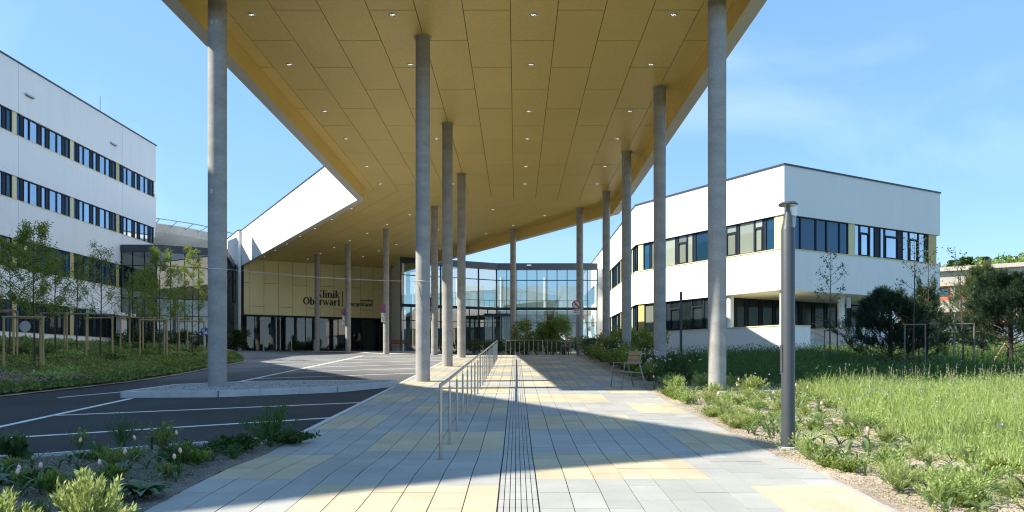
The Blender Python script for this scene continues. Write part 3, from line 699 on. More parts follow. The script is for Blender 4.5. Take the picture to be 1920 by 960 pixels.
# ground floor glazing
gx = [0, .75, 2.55, 3.45, 4.35, 5.3, 5.95, 7.6, 8.4, 9.3, 9.8, 10.7, 12.1, 12.75, WID]
F30 = R(30)
def slab(root, name, mat, u0, u1, v0, v1, z0, z1):
    m = MB(); m.prism([tuple(EL+NN*a+DD*b) for a, b in ((u0, v0), (u1, v0), (u1, v1), (u0, v1))], z0, z1); return m.build(name, mat, root)
slab(eb, 'lintel', FRAME, -.4, WID, .02, .2, 5.72, 5.865)
slab(eb, 'lobby_floor', FLOORM, -.4, WID, .02, 9, 2.3, 2.66)
slab(eb, 'lobby_back_wall', INTERG, -.4, WID, 8, 8.2, 2.66, 5.9)
slab(eb, 'lobby_side_wall', INTER, WID-.15, WID, .2, 8, 2.66, 5.9); slab(eb, 'lobby_ceiling', INTER, -.4, WID, .2, 8, 5.88, 5.94)
slab(eb, 'lobby_pillar', INTER, 3.0, 3.4, 4, 4.4, 2.66, 5.9); slab(eb, 'reception_desk', WOOD, 5.5, 8.5, 6.5, 7, 2.66, 3.7)
slab(eb, 'bright_wall', INTER, 6.2, 7.9, 7.7, 7.95, 2.66, 5.6)
for a, b in zip(gx[:-1], gx[1:]):
    if abs(a-9.8) < .01:
        slab(eb, 'dark_panel', FRAME, a, b, .05, .12, 2.66, 5.72); continue
    f = slab(eb, 'window', FRAME, a, a+.07, .03, .15, 2.66, 5.72)
    m = MB(); m.prism([tuple(EL+NN*u+DD*v) for u, v in ((a+.07, .085), (b, .085), (b, .10), (a+.07, .10))], 2.7, 5.72); m.build('pane', DIM, f)
# lettering
def glyph(ch):
    TK, TN, XH = .205, .08, .68; s = []
    def V(x, y0, y1): s.append([(x, y0), (x, y1), TK, TK])
    def SF(x, y, wd=.30): s.append([(x-wd/2, y), (x+wd/2, y), TN, TN])
    def LN(x0, y0, x1, y1, wd): s.append([(x0, y0), (x1, y1), wd, wd])
    def AR(cx, cy, rx, ry, a0, a1):
        pts = []; n = 12
        for k in range(n+1):
            a = R(a0+(a1-a0)*k/n); pts.append((cx+rx*math.cos(a), cy+ry*math.sin(a), TN+(TK-TN)*abs(math.cos(a))))
        s.append(('poly', pts))
    c = ch
    if c == 'K': V(.15, 0, 1); SF(.15, .03); SF(.15, .97); LN(.22, .45, .68, .95, .07); LN(.36, .55, .72, .04, .15); SF(.70, .03, .26); SF(.68, .97, .24); w_ = .86
    elif c == 'O': AR(.44, .5, .36, .47, 0, 360); w_ = .88
    elif c == 'l': V(.14, 0, 1.05); SF(.14, .03); SF(.08, 1.02, .16); w_ = .32
    elif c == 'i': V(.14, 0, XH); SF(.14, .03); SF(.08, XH-.03, .16); s.append([(.14, .84), (.14, 1.0), .17, .17]); w_ = .32
    elif c == 'n': V(.14, 0, XH); SF(.14, .03); SF(.08, XH-.03, .16); AR(.32, .42, .20, .24, 0, 150); V(.52, 0, .45); SF(.52, .03, .28); w_ = .70
    elif c == 'h': V(.14, 0, 1.05); SF(.14, .03); AR(.32, .42, .20, .24, 0, 150); V(.52, 0, .45); SF(.52, .03, .28); w_ = .70
    elif c == 'k': V(.14, 0, 1.05); SF(.14, .03); LN(.2, .3, .50, .64, .06); LN(.30, .40, .58, .04, .14); SF(.58, .03, .2); SF(.5, XH-.02, .2); w_ = .70
    elif c == 'b': V(.14, 0, 1.05); SF(.08, 1.02, .16); AR(.34, .34, .22, .31, -150, 150); w_ = .64
    elif c == 'e': AR(.32, .34, .24, .31, 20, 325); LN(.12, .36, .54, .36, .06); w_ = .60
    elif c == 'r': V(.14, 0, XH); SF(.14, .03); SF(.08, XH-.03, .16); AR(.34, .42, .18, .22, 50, 150); w_ = .50
    elif c == 'w': LN(.04, XH, .24, .02, .14); LN(.26, .02, .42, XH, .06); LN(.40, XH, .60, .02, .14); LN(.62, .02, .78, XH, .06); w_ = .84
    elif c == 'a': V(.46, 0, .5); AR(.28, .46, .18, .20, 0, 150); AR(.28, .19, .18, .17, 0, 360); SF(.52, .03, .12); w_ = .62
    elif c == 't': V(.18, .08, .88); LN(.04, XH-.03, .36, XH-.03, .07); AR(.28, .12, .11, .10, 180, 300); w_ = .40
    elif c == 'u': V(.14, .2, XH); SF(.08, XH-.03, .16); AR(.33, .22, .20, .2, 180, 340); V(.52, 0, XH); SF(.58, .03, .14); w_ = .70
    elif c == 'g': AR(.30, .42, .20, .24, 0, 360); AR(.30, -.12, .24, .16, 0, 360); LN(.40, .62, .56, .66, .07); w_ = .60
    elif c == 'd': V(.50, 0, 1.05); AR(.30, .34, .22, .31, 30, 330); SF(.56, .03, .14); w_ = .68
    elif c == 's': AR(.25, .50, .15, .15, 30, 260); AR(.25, .18, .17, .15, -150, 90); w_ = .48
    else: w_ = .3
    return s, w_
def lettering(text, size, right_u, z, mat, root, name='letter', bold=1.0):
    x = 0; out = []
    for ch in text:
        s, w_ = glyph(ch); out.append((x, s)); x += w_+.03
    x0 = right_u - x*size
    for k, (gx_, s) in enumerate(out):
        m = MB()
        def P3(x_, y_, dpt): p = EL + NN*(x0+(gx_+x_)*size) - DD*dpt; return (p.x, p.y, z+y_*size)
        for j, st in enumerate(s):
            dp = .035 + .0012*j
            if st[0] == 'poly':
                pts = st[1]
                for (ax, ay, aw), (bx_, by, bw) in zip(pts[:-1], pts[1:]):
                    t = Vector((bx_-ax, by-ay)).normalized(); nn_ = Vector((-t.y, t.x))
                    q = [(ax-nn_.x*aw/2, ay-nn_.y*aw/2), (bx_-nn_.x*bw/2, by-nn_.y*bw/2), (bx_+nn_.x*bw/2, by+nn_.y*bw/2), (ax+nn_.x*aw/2, ay+nn_.y*aw/2)]
                    m.hexa([P3(u, v, 0) for u, v in q] + [P3(u, v, dp) for u, v in q])
            else:
                a, b, aw, bw = st; t = (Vector(b)-Vector(a)).normalized(); nn_ = Vector((-t.y, t.x))
                q = [(a[0]-nn_.x*aw/2, a[1]-nn_.y*aw/2), (b[0]-nn_.x*bw/2, b[1]-nn_.y*bw/2), (b[0]+nn_.x*bw/2, b[1]+nn_.y*bw/2), (a[0]+nn_.x*aw/2, a[1]+nn_.y*aw/2)]
                m.hexa([P3(u, v, 0) for u, v in q] + [P3(u, v, dp) for u, v in q])
        if m.v: m.build(name, mat, root)
def u_of(px):   # distance along the sign wall seen at photograph column px
    k = (px-968)/1450; return (EL.x - EL.y*k)/(k*NN.y - NN.x)
sg = thing('hospital_sign', 'black raised serif lettering Klinik Oberwart gesundheit burgenland on the golden wall', 'sign', (0, 0, 0))
lettering('Klinik', .68, u_of(638), 7.70, INK, sg); lettering('Oberwart', .68, u_of(638.5), 6.98, INK, sg)
lettering('burgenland', .39, u_of(699), 7.02, INK, sg); lettering('gesundheit', .20, u_of(699), 7.50, INK, sg)
def slab2(root, name, mat, u0, u1, v0, v1, z0, z1):
    m = MB(); m.prism([tuple(EL+NN*a+DD*b) for a, b in ((u0, v0), (u1, v0), (u1, v1), (u0, v1))], z0, z1); return m.build(name, mat, root)
slab2(sg, 'divider_bar', INK, u_of(642)-.02, u_of(642)+.05, -.03, 0, 6.95, 8.35)
slab2(sg, 'flame_mark', OINK, u_of(655), u_of(657.8), -.03, 0, 7.02, 7.32)

# --- glass hall in the centre
gh = thing('glass_hall', 'two-storey glass hall with dark steel roof edge behind the far handrail', 'building', (0, 0, 0))
P0 = Vector((-10.2, 68.4)); P1 = Vector((-1.85, 73.1)); P2 = Vector((7.66, 73.1))
zb, zt = 2.25, 10.36; TR = [5.29, 6.64, 9.31]
def hall_side(A, B, n, root, wide=False):
    A = Vector(A); B = Vector(B); L = (B-A).length; ang = math.atan2((B-A).y, (B-A).x); d = (B-A)/L; nrm = Vector((d.y, -d.x))
    def bxx(name, mat, u0, u1, o0, o1, z0, z1, parent=root):
        m = MB(); m.prism([tuple(A+d*u0+nrm*o0), tuple(A+d*u1+nrm*o0), tuple(A+d*u1+nrm*o1), tuple(A+d*u0+nrm*o1)], z0, z1); return m.build(name, mat, parent)
    for k in range(n+1):
        u = L*k/n; wd = .065 if (k % 2 or not wide) else .10
        top = TR[0]+1.3 if (wide and k % 2) else zt
        bxx('mullion', FRAME, u-wd/2+(.03 if k == 0 else 0), u+wd/2-(.03 if k == n else 0), -.10, .06, zb, top)
    for z, h in ((zb, .12), (TR[0], .06), (TR[1]-.12, .26), (TR[2], .07)):
        bxx('transom', FRAME, .03, L-.03, -.085, .045, z, z+h)
    lv = [(zb+.12, TR[0]), (TR[0]+.06, TR[1]-.12), (TR[1]+.14, TR[2]), (TR[2]+.07, zt)]
    for z0, z1 in lv:
        st = 2 if (wide and z0 > 6) else 1
        for k in range(0, n, st):
            k2 = min(n, k+st); bxx('pane', CLEAR, L*k/n+.03, L*k2/n-.03, -.01, .004, z0, z1)
hall_side(P1, P2, 10, gh); hall_side(P0, P1, 10, gh, True)
back = [(7.66, 92), (-9, 92)]
ring_i = [tuple(P0), tuple(P1), tuple(P2)]
m = MB()
for a, b in ((P0, P1), (P1, P2)):
    d = (b-a).normalized(); n_ = Vector((d.y, -d.x))
a0, a1, a2 = P0, P1, P2
o = offset([tuple(a0), tuple(a1), tuple(a2), (7.66, 92), (-16, 92)], .35)
for i in (0, 1):
    p, q = [tuple(a0), tuple(a1), tuple(a2)][i:i+2]
    pi, qi = offset([tuple(a0), tuple(a1), tuple(a2), (7.66, 92), (-16, 92)], -.6)[i:i+2]
    oo = [list(v) for v in o]
    oo[2] = [7.66, oo[2][1]]; oo[0] = [P0.x-.05, P0.y-.33]; pi = (P0.x+.25, P0.y+.6) if i == 0 else pi
    m = MB(); m.prism([tuple(oo[i]), tuple(oo[i+1]), (qi[0], qi[1]) if i == 0 else (7.66, qi[1]), (pi[0], pi[1])], zt+.002, 10.92); m.build('roof_edge', DARKM, gh)
m = MB(); w0 = P0+Vector((-.02, .02)); w1 = Vector((-12.9, 77.0)); dd = (w1-w0).normalized(); nn = Vector((dd.y, -dd.x))
m.prism([tuple(w0), tuple(w1), tuple(w1+nn*.3), tuple(w0+nn*.3)], 1.9, 10.5); m.build('side_wall', WHITE, gh)
m = MB(); m.box(7.68, 8.14, 72.9, 76, 1.9, 10.4); m.build('end_wall', WHITE, gh)
m = MB(); m.prism([(-10, 69), (-1.85, 73.4), (7.6, 73.4), (7.6, 92), (-16, 92), (-13, 77)], 1.8, 2.3); m.build('hall_floor', FLOORM, gh)
m = MB(); m.prism([(-9.6, 74), (-1.8, 78.2), (7.6, 78.2), (7.6, 92), (-14, 92)], 6.45, 6.78); m.build('gallery_floor', INTERG, gh)
for k in range(5):
    m = MB(); x = -10+k*3.7; m.box(x, x+2.6, 88, 88.3, 6.8, 10.3); m.build('back_wall', INTER, gh)
m = MB(); m.box(-14, 7.6, 88, 88.3, 2.3, 6.44); m.build('back_wall', INTERG, gh)
for k in range(9):  # white frames added to stand for a facade mirrored in the glass
    x = -6.4+k*1.35
    m = MB(); m.box(x, x+.22, 83.0, 83.2, 6.8, 9.6); m.build('reflection_post', INTER, gh)
    if k < 8:
        m = MB(); m.box(x+.22, x+1.35, 83.0, 83.15, 9.0, 9.25); m.build('reflection_head', INTER, gh)
m = MB(); m.hexa([(-6.4, 82.8, 6.79), (4.6, 82.8, 6.79), (4.6, 82.95, 6.79), (-6.4, 82.95, 6.79), (-6.4, 82.8, 7.2), (4.6, 82.8, 8.3), (4.6, 82.95, 8.3), (-6.4, 82.95, 7.2)]); m.build('reflection_slope', INTERG, gh)  # sloping grey-green piece added in place of a reflection in the glass
for k in range(4):
    m = MB(); x = -7.5+k*4.0; m.box(x, x+1.9, 84, 84.25, 2.3, 5.4); m.build('partition', INTER, gh)
m = MB(); m.prism([(-9.3, 74.6), (-2, 78.6), (7.4, 78.6), (7.4, 78.65), (-2, 78.65), (-9.3, 74.65)], 6.8, 7.05); m.build('gallery_skirting', INTER, gh)
m = MB()
for k in range(34):
    t = k/33; x, y = (-9.2+t*16.5), np.interp(-9.2+t*16.5, [-9.2, -2, 8], [74.5, 78.4, 78.4]); m.tube([(x, y, 6.78), (x, y, 7.85)], .018, 5)
m.tube([(-9.2, 74.5, 7.85), (-2, 78.4, 7.85), (7.4, 78.4, 7.85)], .03, 6); m.build('gallery_railing', STEEL, gh)
m = MB(); m.hexa([(7.3, 75, 2.3), (7.55, 75, 2.3), (7.55, 83, 6.4), (7.3, 83, 6.4), (7.3, 75, 2.7), (7.55, 75, 2.7), (7.55, 83, 7.6), (7.3, 83, 7.6)]); m.build('stair', INTER, gh)
m = MB(); m.hexa([(1.5, 80, 6.3), (7, 76.5, 2.3), (7, 77.9, 2.3), (1.5, 81.4, 6.3), (1.5, 80, 6.7), (7, 76.5, 2.7), (7, 77.9, 2.7), (1.5, 81.4, 6.7)]); m.build('stair', INTER, gh)
for x in (-6, -1.5, 3.0, 6.6):
    m = MB(); m.lathe([(.2, 2.3), (.2, 10.3)], 16, (x, 79.5, 0)); m.build('hall_column', INTER, gh)
for x, z in ((1.2, 10.7), (5.9, 10.7)):
    m = MB(); m.box(x-.2, x+.2, 72.5, 72.72, z-.06, z+.06); m.build('flood_lamp', SIGNW, gh)
# doors of the hall
dv = thing('door_vestibule', 'dark framed glass door box in front of the glass hall', 'door', (0, 0, 0))
for a, b, y in ((-2.9, -1.3, 70.2),):
    for x in (-2.95, -2.2, -1.4, -.55):
        m = MB(); m.box(x, x+.09, y, y+.1, 2.3, 6.0); m.build('door_post', FRAME, dv)
    m = MB(); m.box(-2.95, -.46, y-.002, y+2.4, 5.75, 6.02); m.build('door_head', FRAME, dv)
    for x0, x1 in ((-2.86, -2.2), (-2.11, -1.4), (-1.31, -.55)):
        m = MB(); m.box(x0, x1, y+.03, y+.05, 2.35, 5.75); m.build('door_leaf', DIM, dv)
# --- left glass link
lk = thing('glass_link', 'low glazed link with dark roof edge between the left block and the entrance block', 'building', (0, 0, 0))
LK = [Vector((-29.98, 58.65)), Vector((-27.3, 58.65)), Vector((-22.9, 61.0)), Vector((-26.0, 71.5))]
ol = offset([tuple(v) for v in LK] + [(-29.98, 71.5)], .12)
m = MB(); m.prism([(-29.96, ol[0][1])] + ol[1:4] + [(-29.96, 71.4)], 9.95, 10.5); m.build('roof_edge', DARKM, lk)
m = MB(); m.prism([(-29.9, 64.6), (-27.5, 64.6), (-26.5, 70), (-29.9, 70)], 2.3, 9.9); m.build('inner_wall', INTER, lk)
m = MB(); m.prism([(-29.9, 58.9), (-27.4, 58.9), (-23.2, 61.2), (-26.2, 71.4), (-29.9, 71.4)], 2.0, 2.66); m.build('floor', FLOORM, lk)
m = MB(); m.prism([(-29.9, 60.0), (-27.4, 60.0), (-24.4, 62.0), (-26.6, 71.4), (-29.9, 71.4)], 6.2, 6.5); m.build('upper_floor', INTERG, lk)
for A, B, n in ((LK[0], LK[1], 3), (LK[1], LK[2], 5), (LK[2], LK[3], 8)):
    d = (B-A).normalized(); L = (B-A).length; nr = Vector((d.y, -d.x))
    for k in range(n+1):
        u = L*k/n; m = MB(); p = A+d*max(.04, min(L-.04, u)); m.prism([tuple(p-d*.035-nr*.05), tuple(p+d*.035-nr*.05), tuple(p+d*.035+nr*.03), tuple(p-d*.035+nr*.03)], 2.66, 9.95); m.build('mullion', FRAME, lk)
        if k < n:
            for z0, z1 in ((2.66, 5.1), (5.16, 6.4), (6.5, 8.9), (8.96, 9.95)):
                a, b = A+d*(u+.03), A+d*(L*(k+1)/n-.03); m = MB(); m.prism([tuple(a), tuple(b), tuple(b-nr*.012), tuple(a-nr*.012)], z0, z1); m.build('pane', CLEAR, lk)
    for z in (5.1, 6.4, 8.9):
        a, b = A+d*.05, B-d*.05; m = MB(); m.prism([tuple(a+nr*.02), tuple(b+nr*.02), tuple(b-nr*.045), tuple(a-nr*.045)], z, z+(.1 if z == 6.4 else .06)); m.build('transom', FRAME, lk)
# --- helipad
hp = thing('helipad_deck', 'round concrete helipad deck with safety net rim above the left block', 'helipad', (-48, 92, 0))
m = MB(); m.lathe([(5, 12.2), (9, 13.2), (13, 15.6), (13.2, 16.3), (13.2, 16.5)], 48); m.build('deck', RAWC, hp)
m = MB()
for k in range(48):
    a = 2*math.pi*k/48; c, s_ = math.cos(a), math.sin(a); m.tube([(13.1*c, 13.1*s_, 16.2), (14.6*c, 14.6*s_, 16.75)], .05, 4)
m.build('net_bracket', STEEL, hp)
m = MB(); m.tube([(14.6*math.cos(2*math.pi*k/64), 14.6*math.sin(2*math.pi*k/64), 16.75) for k in range(65)], .05, 4, False); m.build('net_rim', STEEL, hp)
m = MB(); m.lathe([(4, 2), (4, 12.3)], 24); m.build('support', RAWC, hp)
wb = thing('rear_wing', 'plain white rear wing below the helipad deck', 'building', (-40, 82, 0))
m = MB(); m.hexa([(-14, 0, 2), (10, 0, 2), (10, 12, 2), (-14, 12, 2), (-14, 0, 17.5), (10, 0, 12.2), (10, 12, 12.2), (-14, 12, 17.5)]); m.build('wall', WHITE, wb)

# --- far concrete block on the right and white garden wall
fb = thing('concrete_block', 'old raw concrete block with orange red panels in the distance at the right edge', 'building', (0, 0, 0))
FA = Vector((60, 122)); FD = Vector((.80, -.60)); FN = Vector((-.60, -.80)); FL = 60
def fbx(name, mat, u0, u1, o0, o1, z0, z1):
    m = MB(); m.prism([tuple(FA+FD*a+FN*b) for a, b in ((u0, o0), (u1, o0), (u1, o1), (u0, o1))], z0, z1); return m.build(name, mat, fb)
fbx('wall', RAWC, 0, FL, -10, -1.2, 2, 15.2)
for k, (z0, z1) in enumerate(((2, 3.2), (5.2, 7.2), (9.2, 11.0), (13.2, 15.4))): fbx('concrete_band', RAWC, 0, FL, -1.199, .6, z0, z1)
for k in range(14):
    for z0, z1 in ((3.2, 5.2), (7.2, 9.2), (11.0, 13.2)):
        fbx('orange_panel', ORANGE, .5+k*4.2, 3.2+k*4.2, -1.19, -.4, z0, z1); o = fbx('window', P_DARK, .9+k*4.2, 2.9+k*4.2, -.399, -.35, z0+.7, z1-.35)
        fbx('concrete_pier', RAWC, 3.3+k*4.2, 3.9+k*4.2, -1.19, .3, z0, z1)
fbx('roof_edge', RAWC, -1, FL+1, -10.5, 1.2, 15.4, 16.0)
gw = thing('garden_wall', 'low white garden wall behind the pines at the right', 'wall', (30, 58, 0))
m = MB(); m.box(0, 9.5, 0, .3, 2.0, 4.55); m.build('wall', WHITE, gw); m = MB(); m.box(-.03, 9.53, -.03, .33, 4.55, 4.6); m.build('coping', SIGNG, gw)

# ------------------------------------------------------------------ handrails, lamp, signs, cable
def handrail(label, pts_base, posts, h, sub=True, group=None):
    x0, y0 = posts[0]; root = thing('handrail', label, 'handrail', (0, 0, 0))
    top = []
    for i, (x, y) in enumerate(posts):
        z = Hf(x, y); end = i in (0, len(posts)-1) or (i % 9 == 8)
        m = MB(); r = .021 if end else .0165
        m.tube([(x, y, z), (x, y, z+h-(.0 if end else .10))], r, 10)
        if not end: m.tube([(x, y, z+h-.10), (x, y, z+h)], .007, 6)
        p = smooth_by_angle(m.build('post', STEEL, root)); m = MB(); m.lathe([(.04, z+.001), (.04, z+.008)], 14, (x, y, 0)); m.build('post_foot', STEEL, p)
        top.append((x, y, z+h))
    m = MB(); m.tube(top, .0215, 10); smooth_by_angle(m.build('rail', STEEL, root))
    return root
handrail('long brushed steel handrail running up the middle of the paved ramp', None, [(-.90, 9.2+1.27*k) for k in range(9)] + [(-.89, 9.2+1.27*k) for k in range(9, 22)], .885)
handrail('short steel handrail across the far end of the path', None, [(-.55+.245*k, 41.25) for k in range(15)], .80)

def lamp(x, y):
    z = Hf(x, y); root = thing('lamp_post', 'grey tubular lamp post with glass cone head in the right flower bed', 'lamp post', (x, y, z))
    m = MB(); m.lathe([(.0875, -.3), (.0875, 2.86), (.083, 2.875)], 32); smooth_by_angle(m.build('pole', POLE, root))
    m = MB(); m.lathe([(.13, -.02), (.13, .012), (.09, .02)], 24); m.build('base_ring', KERB, root)
    m = MB(); m.lathe([(.085, 2.876), (.028, 3.12), (.02, 3.18)], 24); smooth_by_angle(m.build('cone', POLE, root))
    m = MB(); m.lathe([(.086, 2.88), (.118, 3.175)], 32, closed=False); m.build('glass_cone', LAMPG, root, smooth=True)
    m = MB(); m.lathe([(.118, 3.176), (.125, 3.19), (.1, 3.215), (.03, 3.225)], 32); c = smooth_by_angle(m.build('cap', POLE, root))
    m = MB(); m.lathe([(.11, 3.172), (.11, 3.1755)], 24); m.build('reflector', STEEL, c)
    m = MB(); m.box(-.09, -.084, -.04, .04, 1.0, 1.35); m.build('service_door', POLE, root)
lamp(3.56, 10.13)
def disc(m, r, y, t, n=28, cx=0, cz=0):
    i = len(m.v)
    for yy in (y, y+t): 
        for k in range(n): a = 2*math.pi*k/n; m.v.append((cx+r*math.cos(a), yy, cz+r*math.sin(a)))
    m.f.append(tuple(range(i, i+n))); m.f.append(tuple(range(i+n, i+2*n))[::-1])
    for k in range(n): m.f.append((i+k, i+n+k, i+n+(k+1) % n, i+(k+1) % n))
def ringy(m, r0, r1, y, t, n=28):
    for k in range(n):
        a, b = 2*math.pi*k/n, 2*math.pi*(k+1)/n
        q = [(r0*math.cos(a), r0*math.sin(a)), (r1*math.cos(a), r1*math.sin(a)), (r1*math.cos(b), r1*math.sin(b)), (r0*math.cos(b), r0*math.sin(b))]
        m.hexa([(u, y, v) for u, v in q] + [(u, y+t, v) for u, v in q])
def road_sign(label, loc, kind, rot=0, r=.3):
    root = thing('road_sign', label, 'sign', loc, rot)
    m = MB(); disc(m, r, 0, .012); m.build('disc', {'stop': SIGNB, 'ban': SIGNW, 'blue': SIGNB, 'back': SIGNG}[kind], root)
    if kind in ('stop', 'ban'):
        m = MB(); ringy(m, r*.80, r, -.012, .010); m.build('red_border', SIGNR, root)
        m = MB(); s_ = -1; a = R(45); dx, dz = math.cos(a)*r*.8, math.sin(a)*r*.8; t = r*.09
        m.hexa([(-dx-t, -.008, dz-t), (dx-t, -.008, -dz-t), (dx+t, -.008, -dz+t), (-dx+t, -.008, dz+t), (-dx-t, -.001, dz-t), (dx-t, -.001, -dz-t), (dx+t, -.001, -dz+t), (-dx+t, -.001, dz+t)]); m.build('red_bar', SIGNR, root)
        if kind == 'ban':
            m = MB(); m.box(-.09, .07, -.007, -.001, -.02, .02); m.box(-.09, -.06, -.007, -.001, -.02, .07); m.box(.03, .07, -.007, -.001, -.10, .03); disc(m, .03, -.007, .005, 12, -.1, .1); m.build('dog_symbol', INK, root)
        n = 2 if kind == 'stop' else 1
        for k in range(n):
            m = MB(); m.box(-.21, .21, 0, .01, -r-.32-.32*k, -r-.03-.32*k); p = m.build('plate', SIGNW, root)
            m = MB(); 
            if k == 0 and kind == 'stop': m.box(-.02, .02, -.006, -.001, -r-.27, -r-.08); m.box(-.06, .06, -.0065, -.0012, -r-.12, -r-.09); m.build('plate_arrow', INK, p)
            else:
                for q in range(2): m.box(-.15, .15, -.006, -.001, -r-.12-.09*q-.32*k, -r-.09-.09*q-.32*k)
                m.build('plate_text', INK, p)
    if kind == 'blue':
        m = MB(); a = R(-35); c, s_ = math.cos(a), math.sin(a)
        def rp(u, v): return (u*c-v*s_, u*s_+v*c)
        q = [rp(-.18, -.03), rp(.1, -.03), rp(.1, .03), rp(-.18, .03)]; m.hexa([(u, -.01, v) for u, v in q]+[(u, -.001, v) for u, v in q])
        q = [rp(.02, -.11), rp(.2, 0), rp(.02, .11), rp(.06, 0)]; m.hexa([(u, -.0105, v) for u, v in q]+[(u, -.0015, v) for u, v in q]); m.build('white_arrow', SIGNW, root)
    return root
road_sign('round no-stopping sign with two small plates on the far left lit column', (-9.05-.1, 53.8-.24, CAMZ+3.75), 'stop', R(28))
road_sign('round no-stopping sign half hidden behind the column nearest the doors', (-13.2-.22, 60.7-.05, CAMZ+3.95), 'stop', R(28))
road_sign('round no-stopping sign with plates left of the third column row', (-4.87-.24, 46.1-.05, CAMZ+3.6), 'stop', R(40))
road_sign('round white dog ban sign with red border on the column by the hall', (3.82-.23, 46.5-.26, CAMZ+3.47), 'ban', R(0), .26)
for lab, x, y, z0, kind, r in (('blue round arrow sign on a thin post by the left road', -17.4, 43.2, 3.28, 'blue', .25), ('grey back of a round traffic sign among the young trees', -25.6, 40.3, 3.45, 'back', .29)):
    s_ = road_sign(lab, (x, y, z0), kind, 0, r); h = Hf(x, y); m = MB(); m.tube([(0, .03, h-z0), (0, .03, .2)], .03, 8); m.build('post', STEEL, s_)
dp = thing('slim_lamp_pole', 'slim dark pole standing before the glass link', 'lamp post', (-28.4, 56.8, 2.5))
m = MB(); m.lathe([(.07, 0), (.06, 4.2)], 12); m.build('pole', DARKM, dp); m = MB(); m.lathe([(.12, 4.2), (.02, 4.5)], 12); m.build('head', DARKM, dp)
dp2 = thing('banner_pole', 'dark square pole beside the right building wall', 'pole', (8.2, 38.5, Hf(8.2, 38.5)))
m = MB(); m.box(-.055, .055, -.055, .055, -.1, 3.2); m.build('pole', DARKM, dp2)
# cable between two columns
pts = []
for k in range(25):
    t = k/24; x = -7.2+t*(4.35); y = 19.05+t*2.9; pts.append((x, y, CAMZ+2.31 - .06*4*t*(1-t) + .0*t))
cb = thing('white_cable', 'thin white cable strung between the two front left columns', 'cable', (0, 0, 0))
m = MB(); m.tube(pts, .0045, 5); m.build('cable', SIGNG, cb)
m = MB()
for (cx, cy, r, z) in ((-7.42, 19.2, .232, CAMZ+2.31), (-2.67, 22.1, .212, CAMZ+2.31)):
    m.tube([(cx+r*math.cos(2*math.pi*k/20), cy+r*math.sin(2*math.pi*k/20), z) for k in range(21)], .008, 5, False)
m.tube([(-2.9, 21.9, CAMZ+2.3), (-2.86, 21.87, CAMZ+1.9), (-2.75, 21.84, CAMZ+1.65), (-2.65, 21.85, CAMZ+1.45)], .006, 5); m.build('cable_loop', SIGNW, cb)
for (x, y), lab in zip(((-22.3, 68.2), (-20.2, 69.5), (-18.4, 70.4)), ('leftmost', 'middle', 'rightmost')):
    b = thing('bollard', lab + ' of three pale bollards in front of the entrance glass', 'bollard', (x, y, Hf(x, y)), group='bollards at the entrance'); m = MB(); m.lathe([(.05, -.1), (.05, 1.0), (.03, 1.03)], 12); m.build('post', KERB, b)

# ------------------------------------------------------------------ seats and bin
def armchair(name, label, loc, rot, wood, metal, W=.72):
    root = thing(name, label, 'chair', loc, rot)        # faces local -x, width along y
    for s_ in (0, 1):
        y = s_*W; m = MB(); m.tube([(-.30, y, 0), (-.22, y, .66), (.20, y, .66)], .022, 8); m.build('armrest_leg', metal, root)
        m = MB(); m.tube([(.34, y, 0), (.16, y, .66), (.22, y, .95)], .022, 8); m.build('leg', metal, root)
    m = MB(); m.tube([(-.26, 0, .43), (.2, 0, .40)], .015, 6); m.tube([(-.26, W, .43), (.2, W, .40)], .015, 6); m.build('seat_rail', metal, root)
    for k in range(5):
        m = MB(); x = -.30+k*.102; z = .455-k*.008; m.hexa([(x, .01, z-.02), (x+.09, .01, z-.02), (x+.09, W-.01, z-.02), (x, W-.01, z-.02), (x, .01, z), (x+.09, .01, z), (x+.09, W-.01, z), (x, W-.01, z)]); m.build('seat_slat', wood, root)
    for k in range(3):
        m = MB(); z = .62+k*.115; x = .15+.07*k/2.5
        m.hexa([(x-.035, .02, z), (x-.01, .02, z), (x-.01, W-.02, z), (x-.035, W-.02, z), (x-.01, .02, z+.10), (x+.015, .02, z+.10), (x+.015, W-.02, z+.10), (x-.01, W-.02, z+.10)]); m.build('back_slat', wood, root)
    return root
METB = M('grey_beige_metal', (.17, .165, .15), .45, metal=.3)
NAVY = M('navy_metal', (.02, .035, .07), .45)
REDW = M('reddish_wood', (.24, .075, .04), .7, var=.2, scale=4)
armchair('armchair', 'weathered wooden slat armchair at the right edge of the path', (2.92, 19.3, Hf(2.8, 19.5)), R(13), WOOD, METB, .80)
armchair('armchair', 'dark navy armchair at the far right end of the short handrail', (2.95, 40.6, Hf(2.9, 40.8)), R(35), WOOD, NAVY, .7)
armchair('armchair', 'reddish wooden armchair beside the glass hall wall left of the columns', (-9.9, 66.0, Hf(-9.9, 66.0)), R(80), REDW, NAVY, .9)
armchair('armchair', 'reddish wooden armchair farther left of the pair by the glass hall', (-9.3, 66.6, Hf(-9.3, 66.6)), R(80), REDW, NAVY, .6)
lb_ = thing('litter_bin', 'navy litter bin on a post right of the short handrail', 'litter bin', (3.95, 41.0, Hf(3.95, 41)))
m = MB(); m.lathe([(.20, .28), (.22, .80), (.235, .82), (.235, .85)], 20); smooth_by_angle(m.build('basket', NAVY, lb_)); m = MB(); m.box(.22, .28, -.04, .04, -.05, .85); m.build('post', NAVY, lb_)

